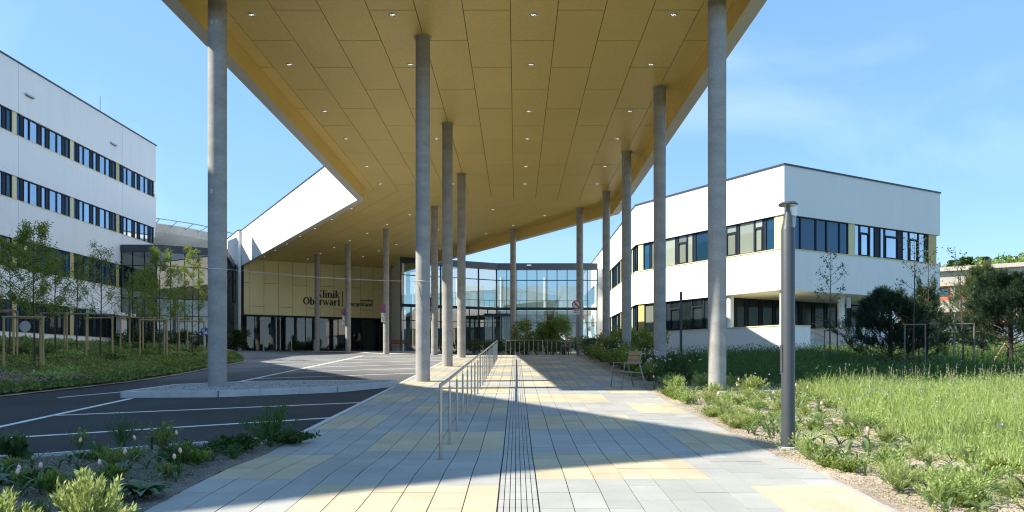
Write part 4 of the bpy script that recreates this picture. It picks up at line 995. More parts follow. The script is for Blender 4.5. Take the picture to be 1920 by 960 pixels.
# ------------------------------------------------------------------ people by the door
SKIN = M('skin', (.50, .32, .24), .6); HAIR = M('brown_hair', (.16, .075, .03), .7); JKT = M('beige_jacket', (.33, .25, .19), .8); TRS = M('black_trousers', (.015, .015, .018), .8); BAG = M('black_bag', (.02, .02, .025), .6)
def skin_obj(name, verts, edges, radii, mat, parent, root_i=0, sub=2):
    me = bpy.data.meshes.new(name); me.from_pydata(verts, edges, []); me.materials.append(mat)
    o = link(name, me, parent); md = o.modifiers.new('skin', 'SKIN'); md.use_smooth_shade = True
    for i, v in enumerate(me.skin_vertices[0].data): r = radii[i]; v.radius = (r, r) if not isinstance(r, tuple) else r; v.use_root = (i == root_i)
    sd = o.modifiers.new('sub', 'SUBSURF'); sd.levels = sub; sd.render_levels = sub
    return o
def person(label, loc, rot, top, bottom, hair, long_hair, bag):
    root = thing('person', label, 'person', loc, rot)     # faces local -y, height 1.68
    V = [(0,0,.92),(0,.01,1.08),(0,.02,1.26),(0,.01,1.41),(0,0,1.49),(0,-.01,1.58),(0,-.005,1.66),
         (-.09,0,.86),(-.10,-.02,.50),(-.10,.03,.09),(-.11,-.11,.035),(.09,0,.86),(.12,.06,.50),(.13,.12,.09),(.13,-.01,.035),
         (-.17,.01,1.38),(-.22,0,1.12),(-.20,-.16,.95),(-.18,-.23,.93),(.17,.01,1.38),(.21,.0,1.12),(.17,-.18,1.08),(.12,-.25,1.10)]
    for s_, h in ((-1, 18), (1, 22)):
        b = V[h]
        for k in range(4): V.append((b[0]+(k-1.5)*.018, b[1]-.06-.01*(k in (1, 2)), b[2]-.025))
        V.append((b[0]-s_*.04, b[1]-.03, b[2]+.01))
    E = [(0,1),(1,2),(2,3),(3,4),(4,5),(5,6),(0,7),(7,8),(8,9),(9,10),(0,11),(11,12),(12,13),(13,14),(3,15),(15,16),(16,17),(17,18),(3,19),(19,20),(20,21),(21,22)]
    E += [(18, 23+k) for k in range(5)] + [(22, 28+k) for k in range(5)]
    Rr = [(.15,.10),(.12,.09),(.15,.10),(.13,.09),.05,.085,.075,.085,.055,.038,.035,.085,.055,.038,.035,.055,.042,.032,.026,.055,.042,.032,.026]+[.009]*10
    body = skin_obj('body', V, E, Rr, SKIN, root)
    tv = [V[0], V[1], V[2], V[3], V[15], V[16], (V[17][0], V[17][1]+.02, V[17][2]), V[19], V[20], V[21]]
    skin_obj('jacket', [(0,0,.82)]+tv, [(0,1),(1,2),(2,3),(3,4),(4,5),(5,6),(6,7),(4,8),(8,9),(9,10)], [(.175,.13),(.17,.12),(.145,.11),(.17,.12),(.14,.10),.07,.058,.046,.07,.058,.046], top, root, 0, 2)
    skin_obj('trousers', [V[0], V[7], V[8], V[9], V[11], V[12], V[13]], [(0,1),(1,2),(2,3),(0,4),(4,5),(5,6)], [(.155,.11),.095,.066,.052,.095,.066,.052], bottom, root, 0, 2)
    for i in (10, 14): m = MB(); x, y, z = V[i]; m.hexa([(x-.045,y-.06,-.0),(x+.045,y-.06,0),(x+.04,y+.19,0),(x-.04,y+.19,0),(x-.035,y-.04,.05),(x+.035,y-.04,.05),(x+.035,y+.18,.10),(x-.035,y+.18,.10)]); m.build('shoe', TRS, root)
    hv = [(0,.03,1.68),(0,.06,1.58)] + ([(0,.09,1.45),(0,.11,1.28)] if long_hair else [])
    skin_obj('hair', hv, [(k, k+1) for k in range(len(hv)-1)], [(.085,.08),(.095,.075)]+([(.09,.05),(.06,.03)] if long_hair else []), hair, root, 0, 2)
    m = MB()
    for x in (-.032, .032): m.box(x-.012, x+.012, -.098, -.088, 1.592, 1.604)
    m.build('eyes', TRS, root); m = MB(); m.hexa([(-.012,-.112,1.555),(.012,-.112,1.555),(.012,-.085,1.555),(-.012,-.085,1.555),(-.006,-.095,1.595),(.006,-.095,1.595),(.006,-.085,1.595),(-.006,-.085,1.595)]); m.build('nose', SKIN, root)
    m = MB(); m.box(-.022, .022, -.096, -.086, 1.525, 1.533); m.build('mouth', SIGNR, root)
    if bag:
        b = thing('shoulder_bag', 'black bag on the shoulder of the woman with long hair', 'bag', (loc[0]+.24, loc[1]+.02, loc[2]+.85)); m = MB(); m.hexa([(-.06,-.14,0),(.06,-.14,0),(.06,.14,0),(-.06,.14,0),(-.04,-.12,.26),(.04,-.12,.26),(.04,.12,.26),(-.04,.12,.26)]); m.build('pouch', BAG, b)
        m = MB(); m.tube([(0,-.1,.25),(-.08,-.03,.55),(0,.1,.25)], .012, 6); m.build('strap', BAG, b)
person('woman with long brown hair and beige jacket walking by the entrance', (-14.75, 72.6, Hf(-14.75, 72.6)+0.02), R(-60), JKT, TRS, HAIR, True, True)
person('person in black clothes half hidden behind a column by the doors', (-15.3, 73.1, Hf(-15.3, 73.1)+.02), R(150), TRS, TRS, TRS, False, False)

# ------------------------------------------------------------------ vegetation
def tree(name, label, x, y, h, start, spread, nleaf, lsize, mat, seed, group=None, limbs=18, lean=(0, 0), bark=BARK, tr=.035, density=1.0, cat='tree', sub=3):
    rng = np.random.default_rng(seed); rd = random.Random(seed)
    z = Hf(x, y); root = thing(name, label, cat, (x, y, z), group=group)
    pts = [(lean[0]*t*t*h + .02*math.sin(5*t+seed), lean[1]*t*t*h + .02*math.cos(4*t+seed), h*t*.97) for t in np.linspace(0, 1, 8)]
    pts[0] = (0, 0, -.05)
    m = MB(); m.tube(pts, [tr*(1-.82*k/7) for k in range(8)], 8); smooth_by_angle(m.build('trunk', bark, root), 60)
    m = MB(); C = []
    for i in range(limbs):
        t = start/h + (1-start/h)*((i+.5)/limbs)**.9*.93
        kk = min(6, int(t*7)); f = t*7-kk; b = Vector(pts[kk]).lerp(Vector(pts[kk+1]), f)
        a = i*2.399+rd.uniform(-.4, .4); rel = (t-start/h)/(1-start/h)
        L = spread*(.55+.6*math.sin(math.pi*min(1, rel*.8+.18)))*rd.uniform(.75, 1.15)*(1-.55*rel)
        up = rd.uniform(.45, .95); d = Vector((math.cos(a), math.sin(a), up)).normalized()
        e = b + d*L; mid = b.lerp(e, .5)+Vector((0, 0, -.05*L)); e.z += .12*L
        m.tube([b, mid, e], [tr*.35*(1-rel*.5), tr*.2, .003], 5)
        tips = [(mid, e)]
        for q in range(sub):
            s0 = mid.lerp(e, rd.uniform(0, .7)); d2 = (d + Vector((rd.uniform(-.8, .8), rd.uniform(-.8, .8), rd.uniform(-.1, .6)))).normalized(); e2 = s0+d2*L*rd.uniform(.25, .5)
            m.tube([s0, e2], [.006, .002], 4); tips.append((s0, e2))
        n = max(3, int(nleaf/limbs/len(tips)*(.5+rd.random())))
        for p, q in tips:
            tt = rng.uniform(.05, 1.05, (n, 1)); C.append(np.array(p)*(1-tt)+np.array(q)*tt + rng.normal(0, .075, (n, 3)))
    m.build('branches', bark, root)
    if nleaf:
        C = np.concatenate(C); V, F = leaves(C, lsize, lsize*.62, rng=rng); link('crown', np_mesh('crown', V, F, mat), root)
    return root
def stakes(label, x, y, w_, dpt, h, mat, group, rot=0.0, n=2, r=.035):
    z = Hf(x, y); root = thing('tree_stake_frame', label, 'tree stakes', (x, y, z), rot, group)
    pp = [(-w_/2, 0), (w_/2, 0)] if n == 2 else [(-w_/2, -dpt/2), (w_/2, -dpt/2), (0, dpt/2)]
    for px_, py_ in pp:
        m = MB(); m.tube([(px_, py_, -.15), (px_*.98, py_, h)], r, 9); smooth_by_angle(m.build('stake', mat, root))
    for a, b in ([(pp[0], pp[1])] if n == 2 else [(pp[0], pp[1]), (pp[1], pp[2]), (pp[2], pp[0])]):
        m = MB(); m.tube([(a[0]*1.08, a[1], h-.03), (b[0]*1.08, b[1]*1.0, h-.03)], r*.85, 8); m.build('crossbar', mat, root)
    return root
# young trees in the left bed: (px, base py, top py, spread, name text)
LT = [(64, 700, 408, .95, 'tallest young tree, leafy, at the front of the left bed', LEAF, 3200), (104, 668, 470, .75, 'young tree just right of the tallest one in the left bed', LEAF, 1500),
      (145, 664, 465, .5, 'thin sparse young tree left of the white wall end', LEAF, 700), (189, 679, 452, .9, 'young tree with open wide twigs in front of the white porch', LEAF, 1100),
      (18, 675, 440, 1.1, 'dense young tree at the far left edge of the picture', LEAF, 2600), (249, 667, 505, .7, 'reddish sparse young tree before the glass link corner', LEAF, 700),
      (268, 662, 500, .8, 'young tree second from the glass link corner', LEAF, 1400), (300, 676, 458, .9, 'full young tree with a sunlit top before the glass link', LEAF, 2600),
      (333, 662, 492, .7, 'small young tree behind the gap of the two sunlit ones', LEAF, 1200), (361, 671, 452, .75, 'brightest yellow-green young tree beside the big column', LEAFY, 1900),
      (286, 660, 510, .7, 'young tree hidden behind the full one before the link', LEAF, 1200)]
for i, (px_, by, ty, sp, lab, mat, n) in enumerate(LT):
    x, y = G(px_, by); h = (680-ty)/1450*y+CAMZ-Hf(x, y)
    tree('young_tree', lab, x, y, h, 1.35, sp*1.05, int(n*2.1), .062, mat, 20+i, 'young trees in the left bed', limbs=26, sub=4)
    if i not in (10,):
        stakes('stake frame around the ' + lab.split(',')[0].split(' before ')[0].split(' in front')[0], x, y-.1, 1.15, .9, 1.72, STAKE, 'stake frames in the left bed', random.uniform(-.25, .25), 3 if i in (0, 4, 7) else 2)
# right side bare trees
for i, (px_, by, ty, sp, n, lean, lab) in enumerate([(1557, 690, 458, .75, 420, (0, 0), 'slender young tree with few small leaves in front of the terrace steps'), (1714, 700, 430, .8, 60, (0, 0), 'almost bare young tree left of the two pines gap'),
                                                 (1739, 690, 450, .6, 60, (.01, 0), 'thin bare young tree just behind the almost bare one'), (1806, 697, 455, .75, 70, (-.065, 0), 'leaning bare young tree between the pines')]):
    x, y = G(px_, by); h = (680-ty)/1450*y+CAMZ-Hf(x, y)
    tree('bare_tree', lab, x, y, h, 1.3, sp, int(n*.8), .075, SHRUB, 60+i, 'young trees on the right meadow', limbs=15, lean=lean, sub=4, tr=.032)
    stakes('grey stakes holding the ' + lab.split(' in front')[0], x, y-.05, .62 if i else .5, .5, 1.55 if i else 1.35, GSTAKE, 'grey stakes on the right meadow', random.uniform(-.2, .2), r=.023)
def pine(label, x, y, w_, h, ntuft, mat, seed, base=.25, nd=.13):
    rng = np.random.default_rng(seed); rd = random.Random(seed); z = Hf(x, y); root = thing('pine_shrub', label, 'pine', (x, y, z))
    m = MB(); m.tube([(0, 0, -.1), (.03, 0, h*.4), (-.02, .02, h*.85)], [.11, .07, .02], 8); m.build('trunk', PBARK, root)
    m = MB(); Cs = []; Ds = []
    nl = 46
    for i in range(nl):
        rel = (i+.5)/nl; a = i*2.399+rd.uniform(-.5, .5); b = Vector((0, 0, h*(base*.26+(.80-base*.26)*rel)))
        R_ = w_*.5*(1-rel**1.1*.80)*rd.uniform(.55, 1.25); up = .15+rel*1.1+rd.uniform(-.1, .25)
        d = Vector((math.cos(a), math.sin(a), up)).normalized(); e = b+d*R_*1.1
        mid = b.lerp(e, .55)-Vector((0, 0, .07*R_)); m.tube([b, mid, e], [.020, .012, .005], 5)
        k = int(ntuft/nl)
        for q in range(k):
            t = rd.uniform(.3, 1)**.7; p = mid.lerp(e, max(0, (t-.5)*2)) if t > .5 else b.lerp(mid, t*2)
            s_ = R_*.30*(1.15-.6*t); off = Vector((rd.gauss(0, 1), rd.gauss(0, 1), abs(rd.gauss(0, .8)))).normalized()*rd.uniform(.2, 1)*s_
            Cs.append(p+off); dv_ = (d*.6+off.normalized()*.7+Vector((0, 0, .6))).normalized(); Ds.append(dv_)
            if q % 3 == 0: m.tube([p, p+off], [.005, .003], 4)
    m.build('branches', PBARK, root)
    for i in range(11):
        a = rd.uniform(0, 6.28); rr = w_*.33*rd.random()**.6; zt = h*(.98-.5*(rr/(w_*.33))**1.5)*rd.uniform(.9, 1.08); n_ = 16
        for q in range(n_): Cs.append(Vector((math.cos(a)*rr, math.sin(a)*rr, zt-.5+.5*q/n_))+Vector((rd.gauss(0, .04), rd.gauss(0, .04), 0))); Ds.append(Vector((math.cos(a)*.2, math.sin(a)*.2, 1)))
    C = np.array(Cs); D = np.array(Ds); K = 30
    C2 = np.repeat(C, K, 0); D2 = np.repeat(D, K, 0); t = np.tile(np.linspace(0, .24, K), len(C))[:, None]
    C2 = C2 + D2*t; DD2 = D2*.9 + rng.normal(0, .42, D2.shape)
    V, F = leaves(C2, nd, .012, DD2, rng=rng); link('needles', np_mesh('needles', V, F, mat), root)
def PX(px, d): return (px-968)/1450*d
pine('dark rounded pine shrub with upright candles beside the terrace', PX(1668, 26.5), 26.5, 3.6, 2.8, 1800, NEEDLE, 1)
pine('slim dark pine behind the rounded one', PX(1735, 29), 29, 1.9, 3.2, 620, NEEDLE, 2)
x, y = PX(1885, 25.5), 25.5; pine('broad dark pine with open lower branches at the right edge', x+.15, y, 3.8, 3.3, 2400, NEEDLE, 3, base=.65)
pine('pale green pine behind the broad dark one', PX(1840, 31), 31, 3.2, 4.2, 800, NEEDLEL, 4, base=1.0, nd=.17)
for k, (dx, dy) in enumerate(((-.75, -.2), (.85, -.1))):
    pr = thing('pine_prop', ('left' if k == 0 else 'right') + ' slanting wooden prop against the broad pine trunk', 'prop', (x, y, Hf(x, y)), group='pine props'); m = MB(); m.tube([(dx, dy, -.1), (0, 0, .85)], .035, 7); m.build('beam', STAKE, pr)
ORD = ['first', 'second', 'third', 'fourth', 'fifth', 'sixth', 'seventh', 'eighth', 'ninth', 'tenth', 'eleventh', 'twelfth', 'thirteenth', 'fourteenth', 'fifteenth', 'sixteenth', 'seventeenth', 'eighteenth', 'nineteenth', 'twentieth', 'twenty-first', 'twenty-second', 'twenty-third', 'twenty-fourth']
def bush(name, label, x, y, rx, ry, h, n, ls, mat, seed, cat='shrub', group=None, z0=0.0, aspect=.62, stems=True, lumpy=.35):
    rng = np.random.default_rng(seed); root = thing(name, label, cat, (x, y, Hf(x, y)), group=group)
    nb = 14; bc = np.stack([rng.uniform(-1, 1, nb)*rx*.7, rng.uniform(-1, 1, nb)*ry*.7, rng.uniform(.25, .85, nb)*h], 1); bs = rng.uniform(.25, .5, nb)
    idx = rng.integers(0, nb, n); u = unit(rng.normal(size=(n, 3)))*rng.uniform(.3, 1, (n, 1))**.5
    C = bc[idx] + u*np.array([rx, ry, h*.6])*bs[idx][:, None]; C[:, 2] = np.clip(C[:, 2], .02, None)
    V, F = leaves(C, ls, ls*aspect, rng=rng, up=.5); link('foliage', np_mesh('foliage', V, F, mat), root)
    m = MB()
    for k in range(nb): m.tube([(bc[k][0]*.15, bc[k][1]*.15, -.03), tuple(bc[k])], [.015, .006], 5)
    m.build('stems', BARK, root)
    return root
for i, (px_, h, w_, mat, lab) in enumerate(((988, 2.2, 1.1, LEAFY, 'bright yellow-green shrub behind the left part of the short handrail'), (1025, 2.5, .9, LEAF, 'tallest dark green shrub behind the middle of the short handrail'), (1058, 2.4, 1.1, LEAF, 'mid green shrub behind the right part of the short handrail'))):
    y = 50+i*.5; x = (px_-968)/1450*y; bush('shrub', lab, x, y, w_, .9, h, 3000, .12, mat, 90+i)
for i in range(9):
    x, y = -1.2+i*.85, 47.2+(i % 2)*1.6
    bush('hedge_plant', ORD[i] + ' low dark green shrub from the left behind the short handrail', x, y, .8, .9, .95, 900, .09, SHRUB, 110+i, group='low shrubs behind the short handrail')
for i in range(7):
    x, y = -6.3+i*.75, 60-(i % 2)
    bush('hedge_plant', ORD[i] + ' low dark shrub from the left at the foot of the glass hall', x, y, .8, .9, 1.05, 600, .11, SHRUB, 130+i, group='low shrubs at the glass hall')
for i in range(24):
    y = 20.4+i*.95; x = 4.15+.35*math.sin(i*2.1)
    if abs(y-20) < .3: continue
    bush('border_shrub', ORD[i] + ' border shrub right of the path counted from the wooden armchair', x, y, .62, .7, .62+.2*math.sin(i*1.7)+.012*i, 1100, .075, [SHRUB, LEAF, SHRUB, LEAFY][i % 4] if i > 14 else [SHRUB, SHRUB, LEAF][i % 3], 150+i, group='border shrubs right of the path')
for i in range(7):
    bush('border_shrub', ORD[6-i] + ' taller sunlit shrub below the right building counted from the camera side', 4.9+.35*i, 44.0-.8*i, .8, .8, 1.5-.1*(i % 3), 1200, .1, [LEAFY, LEAF][i % 2], 190+i, group='sunlit shrubs below the right building')
for i, (x, y) in enumerate(((-23.0, 66.6), (-22.6, 65.8))): bush('shrub', ('larger' if i else 'rear') + ' round shrub at the white corner of the entrance block', x-1.2, y, 1.0, .9, 1.7, 1500, .13, SHRUB, 210+i)
for i in range(7): bush('hedge_plant', ORD[i] + ' dark hedge plant from the left before the glass link', -29+i*1.15, 56.5+.25*i, .8, .6, 1.5, 900, .12, SHRUB, 220+i, group='hedge before the glass link')
# ground cover in the tree bed
n = 46000; yy = RNG.uniform(13, 47, n); xx = bed_l(yy) + .05 - RNG.uniform(0, 1, n)**1.25*13.3
lump = .10 + .16*(np.sin(xx*1.9+yy*.7)*np.sin(yy*1.3-xx*.6)*.5+.5) + .06*np.sin(xx*5)*np.sin(yy*4.3)
lump *= np.clip((bed_l(yy)-xx)/.9+.15, 0, 1)
zz = H(xx, yy) + .04 + RNG.uniform(0, 1, n)**.6*np.maximum(lump, .03)
V, F = leaves(np.stack([xx, yy, zz], 1), .12, .07, up=.5); tag(link('ground_cover', np_mesh('ground_cover', V, F, COVER)), 'low mixed green ground cover under the young trees', 'ground cover', kind='stuff')
struct(sheet('road_verge', np.linspace(0, 1, 6), np.arange(9, 48, .4), -.018, SOIL, noise=.012, fx=lambda u, y: (bed_l(y)*1 + .22 - .6*u, y)))
rdb = random.Random(77)
for i in range(64):
    y = rdb.uniform(16, 42); x = float(bed_l(y)) - .7 - rdb.random()*9.5; mt = [LEAF, SHRUB, COVER, LEAFY, GRASS][i % 5]
    bush('cover_plant', ('mid green', 'dark green', 'mottled', 'yellow-green', 'grassy pale green')[i % 5] + ' mounded plant under the young trees of the left bed', x, y, rdb.uniform(.35, .7), rdb.uniform(.3, .6), rdb.uniform(.28, .5), 420, .075, mt, 700+i, 'plant', ('mid green', 'dark', 'mottled', 'yellow-green', 'grassy')[i % 5] + ' mounds in the left bed')
n = 15000; yy = RNG.uniform(14, 46, n); xx = bed_l(yy)-np.abs(RNG.normal(0, .4, n))-.0
V, F = blades(np.stack([xx, yy, H(xx, yy)+.02], 1), RNG.uniform(.06, .22, n), .012, .5); tag(link('grass_verge', np_mesh('grass_verge', V, F, GRASSD)), 'rough grass along the road edge of the tree bed', 'grass', kind='stuff')
# lilac flowers
x0, y0 = G(40, 725); n = 1500; P = np.stack([RNG.normal(x0-.2, 1.0, n), RNG.normal(y0+.3, .8, n)], 1); P = P[P[:, 0] < bed_l(P[:, 1])-.3]
V, F = leaves(np.column_stack([P, H(P[:, 0], P[:, 1])+.16+RNG.uniform(0, .1, len(P))]), .035, .03, up=1); tag(link('lilac_flowers', np_mesh('lilac_flowers', V, F, PINKF)), 'patch of tiny lilac flowers at the left end of the tree bed', 'flowers', kind='stuff')
# meadow on the right
def meadow(name, lab, n, x0, x1, y0, y1, hm, wd, mat, cond=None, power=1.0):
    yy = y0+(y1-y0)*RNG.uniform(0, 1, n)**power; xx = RNG.uniform(x0, x1, n)
    ok = (xx > bed_r(yy)+.05+RNG.exponential(.1, n)-.35*(RNG.uniform(0, 1, n) < .1)) & (np.abs(xx) < yy*.78+3)
    if cond is not None: ok &= cond(xx, yy)
    xx, yy = xx[ok], yy[ok]; k = len(xx)
    cl = .75+.25*np.sin(xx*2.3+1.1*np.sin(yy*1.7))*np.sin(yy*1.9+xx)
    edge = np.clip((xx-bed_r(yy))/1.0+.35, .25, 1)
    h = hm*RNG.uniform(.45, 1.1, k)*cl*edge
    V, F = blades(np.stack([xx, yy, H(xx, yy)-.03], 1), h, wd*RNG.uniform(.6, 1.3, k), .55)
    return tag(link(name, np_mesh(name, V, F, mat)), lab, 'grass', kind='stuff')
outb = lambda x, y: ~((x > 13.7-.5*(y-39.5)/.866-.3) & (y > 38.9)) | (y < 39)
meadow('meadow_grass', 'tall sunlit green meadow grass on the right', 95000, 4.8, 18, 5.2, 19, .50, .011, GRASS, power=1.1)
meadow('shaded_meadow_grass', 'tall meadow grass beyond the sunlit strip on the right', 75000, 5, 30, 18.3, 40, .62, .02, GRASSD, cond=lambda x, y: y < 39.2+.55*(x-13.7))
meadow('back_meadow_grass', 'rough grass behind the pines', 22000, 14, 45, 33, 60, .6, .04, GRASS, cond=lambda x, y: (y < 38.8+.55*(x-13.7)) | (x > 27))
# small leaves among the meadow
n = 42000; yy = RNG.uniform(5.5, 19, n); xx = RNG.uniform(4.9, 18, n); ok = (xx > bed_r(yy)+.15) & (xx < yy*.75+2); xx, yy = xx[ok], yy[ok]
V, F = leaves(np.stack([xx, yy, H(xx, yy)+RNG.uniform(.02, .38, len(xx))*np.clip((xx-bed_r(yy))+.3, .3, 1)], 1), .06, .012, up=.7); tag(link('meadow_herbs', np_mesh('meadow_herbs', V, F, GRASS)), 'feathery herbs between the sunlit meadow grass', 'herbs', kind='stuff')
n = 30000; yy = RNG.uniform(18.5, 40, n); xx = RNG.uniform(5, 30, n); ok = (xx > bed_r(yy)+.1) & (xx < yy*.75+2) & (yy < 39+.55*(xx-13.7)); xx, yy = xx[ok], yy[ok]
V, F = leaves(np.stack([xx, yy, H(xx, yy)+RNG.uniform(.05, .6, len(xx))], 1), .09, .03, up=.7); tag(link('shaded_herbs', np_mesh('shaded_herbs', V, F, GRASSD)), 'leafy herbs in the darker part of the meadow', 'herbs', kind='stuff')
# straw coloured seed heads along the shade line
n = 260; yy = RNG.uniform(14.5, 18.4, n); xx = RNG.uniform(7.4, 16, n); h = RNG.uniform(.42, .70, n)
st = blades(np.stack([xx, yy, H(xx, yy)], 1), h, .006, .12); K = 14
top = np.repeat(st[0].reshape(-1, 5, 3)[:, 4], K, 0); top[:, 2] -= np.tile(np.linspace(0, .16, K), n)
D = RNG.normal(0, .5, top.shape); D[:, 2] = 1.2
tag(link('seed_heads', np_mesh('seed_heads', *merge([st, leaves(top, .03, .008, D)]), SEED)), 'pale straw seed heads standing above the sunlit meadow edge', 'seed heads', kind='stuff')
n = 260; yy = 6+RNG.uniform(0, 1, n)*17; xx = RNG.uniform(5.4, 18, n); zz = H(xx, yy)+RNG.uniform(.35, .5, n)
C = np.repeat(np.stack([xx, yy, zz], 1), 6, 0)
V, F = leaves(C, .024, .016, up=.4); tag(link('meadow_flowers', np_mesh('meadow_flowers', V, F, BLUEF)), 'scattered blue pink and white wildflowers in the meadow', 'flowers', kind='stuff')
n = 240; yy = RNG.uniform(20.5, 40, n); xx = RNG.uniform(3.7, 5.0, n)
V, F = leaves(np.repeat(np.stack([xx, yy, H(xx, yy)+RNG.uniform(.3, .8, n)], 1), 5, 0), .05, .04, up=.4); tag(link('border_blossoms', np_mesh('border_blossoms', V, F, PETAL)), 'small pale blossoms on the border shrubs', 'blossoms', kind='stuff')
# tulip-like plants
def where(x, y, left=False):
    if left:
        a = 'near the paved path' if x > -4.6 else ('in the middle' if x > -6.4 else 'at the far left'); k = 11.0+.6*(x+3.3)-y
        return a + (' by the kerb' if k < 1.2 else (' halfway to the kerb' if k < 2.6 else ' at the front'))
    t = (x-3.3)/(float(bed_r(y))-3.3); a = 'by the path edge' if t < .34 else ('in mid bed' if t < .68 else 'by the meadow')
    return a + (' nearest the camera' if y < 7.2 else ' before the lamp post' if y < 9.4 else ' level with the lamp post' if y < 11 else ' just beyond the lamp post' if y < 13.5 else ' before the nearest column' if y < 16.5 else ' beside the nearest column')
def arch_leaf(L, W, a, bend, mat, nm='leaf', rise=.75):
    v = []; f = []; n = 7; ca, sa = math.cos(a), math.sin(a)
    for k in range(n+1):
        t = k/n; r = L*(math.sin(t*bend)/bend*1.0 if bend > .01 else t)*.9; z = L*rise*(t - .62*bend*t*t) ; wd = W*(math.sin(math.pi*min(1, t*.93+.07))**.7)*(.5 if k < n else .05)
        r = L*t*(.35+.4*t)
        for s_ in (-1, 0, 1):
            v.append((ca*r - sa*wd*s_, sa*r + ca*wd*s_, z + (abs(s_)*wd*.35)))
    for k in range(n):
        i = k*3; f += [(i, i+1, i+4, i+3), (i+1, i+2, i+5, i+4)]
    me = bpy.data.meshes.new(nm); me.from_pydata(v, [], f); me.materials.append(mat); me.shade_smooth(); return me
def petal_mesh():
    m = MB(); m.lathe([(.003, 0), (.011, .010), (.015, .026), (.012, .042), (.002, .055)], 8); return m.mesh('bloom', PETAL, True)
BLOOM = petal_mesh(); mcup = MB(); mcup.lathe([(.003, -.002), (.0122, .010), (.0145, .017), (.009, .0165)], 8, closed=False); CUP = mcup.mesh('bloom_base', PETALY)
mst = MB(); mst.tube([(0, 0, 0), (.01, 0, .10), (.015, .005, .2)], .0035, 5); STEM = mst.mesh('stem', TULIPD)
def plant_proto(seed, mat, nl, flower):
    rd = random.Random(seed); parts = []; a0 = rd.uniform(0, 6.28)
    for k in range(nl): parts.append(('leaf', arch_leaf(rd.uniform(.22, .34), rd.uniform(.020, .036), a0+k*6.28/nl+rd.uniform(-.5, .5), rd.uniform(.75, 1.35), mat, rise=rd.uniform(.7, 1.15))))
    return parts, flower
protos = {m_: [plant_proto(s, m_, 3+s % 3, False) for s in range(7)] for m_ in (TULIP, TULIPD)}
def plant(x, y, mat, flower, sc, lab, group, k, nm='tulip_plant'):
    root = thing(nm, lab, 'plant', (x, y, Hf(x, y)+.0), random.uniform(0, 6.28), group); root.scale = (sc, sc, sc)
    for pn, me in protos[mat][k % 7][0]: link(pn, me, root)
    if flower:
        st = link('stem', STEM, root); b = link('flower', BLOOM, root, (.015, .005, .2), (random.uniform(-.3, .3), random.uniform(-.3, .3), 0)); link('flower_base', CUP, b)
# left bed tulips (seen flowers)
k = 0
for px_, by, fl in ((150, 868, 1), (148, 888, 0), (252, 862, 1), (330, 850, 1), (270, 858, 0), (335, 893, 1), (230, 895, 1), (192, 918, 1), (20, 912, 0), (40, 930, 1), (48, 932, 0), (80, 900, 0), (60, 880, 0), (100, 905, 0), (210, 900, 0), (130, 870, 0), (165, 905, 0),
                    (298, 872, 0), (275, 880, 0), (310, 900, 0), (390, 855, 0), (400, 865, 0), (425, 852, 0), (330, 905, 1), (245, 880, 0), (355, 840, 0), (180, 850, 0), (110, 880, 0), (285, 845, 0), (8, 895, 0), (30, 940, 1), (75, 925, 1)):
    x, y = G(px_, by); k += 1
    plant(x, y, TULIPD, fl, 1.15, ('pale pink tulip ' if fl else 'flowerless tulip leaves ') + where(x, y, True) + ' of left bed', 'tulips in the left foreground bed' if fl else 'tulip leaves in the left foreground bed', k)
rd = random.Random(5); placed = []
while len(placed) < 215:
    y = 6.2+rd.random()**1.0*13.5; x = rd.uniform(3.45, float(bed_r(y))+.1)
    if abs(x-3.56) < .17 and abs(y-10.13) < .25: continue
    if any((x-a)**2+(y-b)**2 < .03 for a, b in placed): continue
    placed.append((x, y)); fl = rd.random() < .07
    plant(x, y, TULIP, fl, sc_ := rd.uniform(1.0, 1.5), ('pink-white tulip ' if fl else ('large' if sc_ > 1.33 else 'medium' if sc_ > 1.16 else 'small') + ' flowerless tulip plant ') + where(x, y) + ' of right bed', 'tulips in the right bed' if fl else 'flowerless tulip plants in the right bed', len(placed))
def herb(label, x, y, r, h, n, ls, asp, mat, seed, up=.8, cat='plant', group=None):
    rng = np.random.default_rng(seed); root = thing('herb_clump', label, cat, (x, y, Hf(x, y)), group=group)
    ns = 26; a = rng.uniform(0, 6.28, ns); rr = rng.uniform(.1, 1, ns)*r; tips = np.stack([np.cos(a)*rr, np.sin(a)*rr, h*rng.uniform(.55, 1, ns)*(1-.35*(rr/r)**2)], 1)
    idx = rng.integers(0, ns, n); t = rng.uniform(.25, 1, (n, 1)); C = tips[idx]*t*np.array([1, 1, 1]) + rng.normal(0, .012, (n, 3)); C[:, 2] = np.maximum(C[:, 2], .01)
    D = tips[idx]/np.linalg.norm(tips[idx], axis=1, keepdims=True) + rng.normal(0, .5, (n, 3)); D[:, 2] += up*.5
    V, F = leaves(C, ls, ls*asp, D, rng=rng); link('foliage', np_mesh('foliage', V, F, mat), root)
    m = MB()
    for p in tips: m.tube([(0, 0, -.01), (p[0]*.6, p[1]*.6, p[2]*.5), tuple(p)], [.004, .003, .001], 4)
    m.build('stems', mat, root); return root
herb('larger bright sunlit silvery-green mugwort clump at the lower left', -3.18, 5.75, .34, .50, 2600, .06, .30, SILVER, 1)
herb('smaller sunlit mugwort clump left of the larger one', -3.75, 5.6, .28, .36, 1700, .06, .30, SILVER, 2)
herb('small sunlit sprig beside the big leafy plant at lower left', -2.99+.0-.2, 6.0, .09, .25, 300, .025, .5, SILVER, 3)
x, y = G(508, 838); herb('tall feathery green plant at the corner of the left bed', x, y, .42, .62, 1500, .07, .16, GRASSD, 4)
x, y = G(545, 832); herb('low dark leafy plant at the corner of the left bed', x, y, .40, .16, 1400, .05, .5, SHRUB, 5)
x, y = G(455, 848); herb('spreading dark green plant beside the feathery corner plant', x-.1, y, .35, .2, 900, .07, .5, SHRUB, 55)
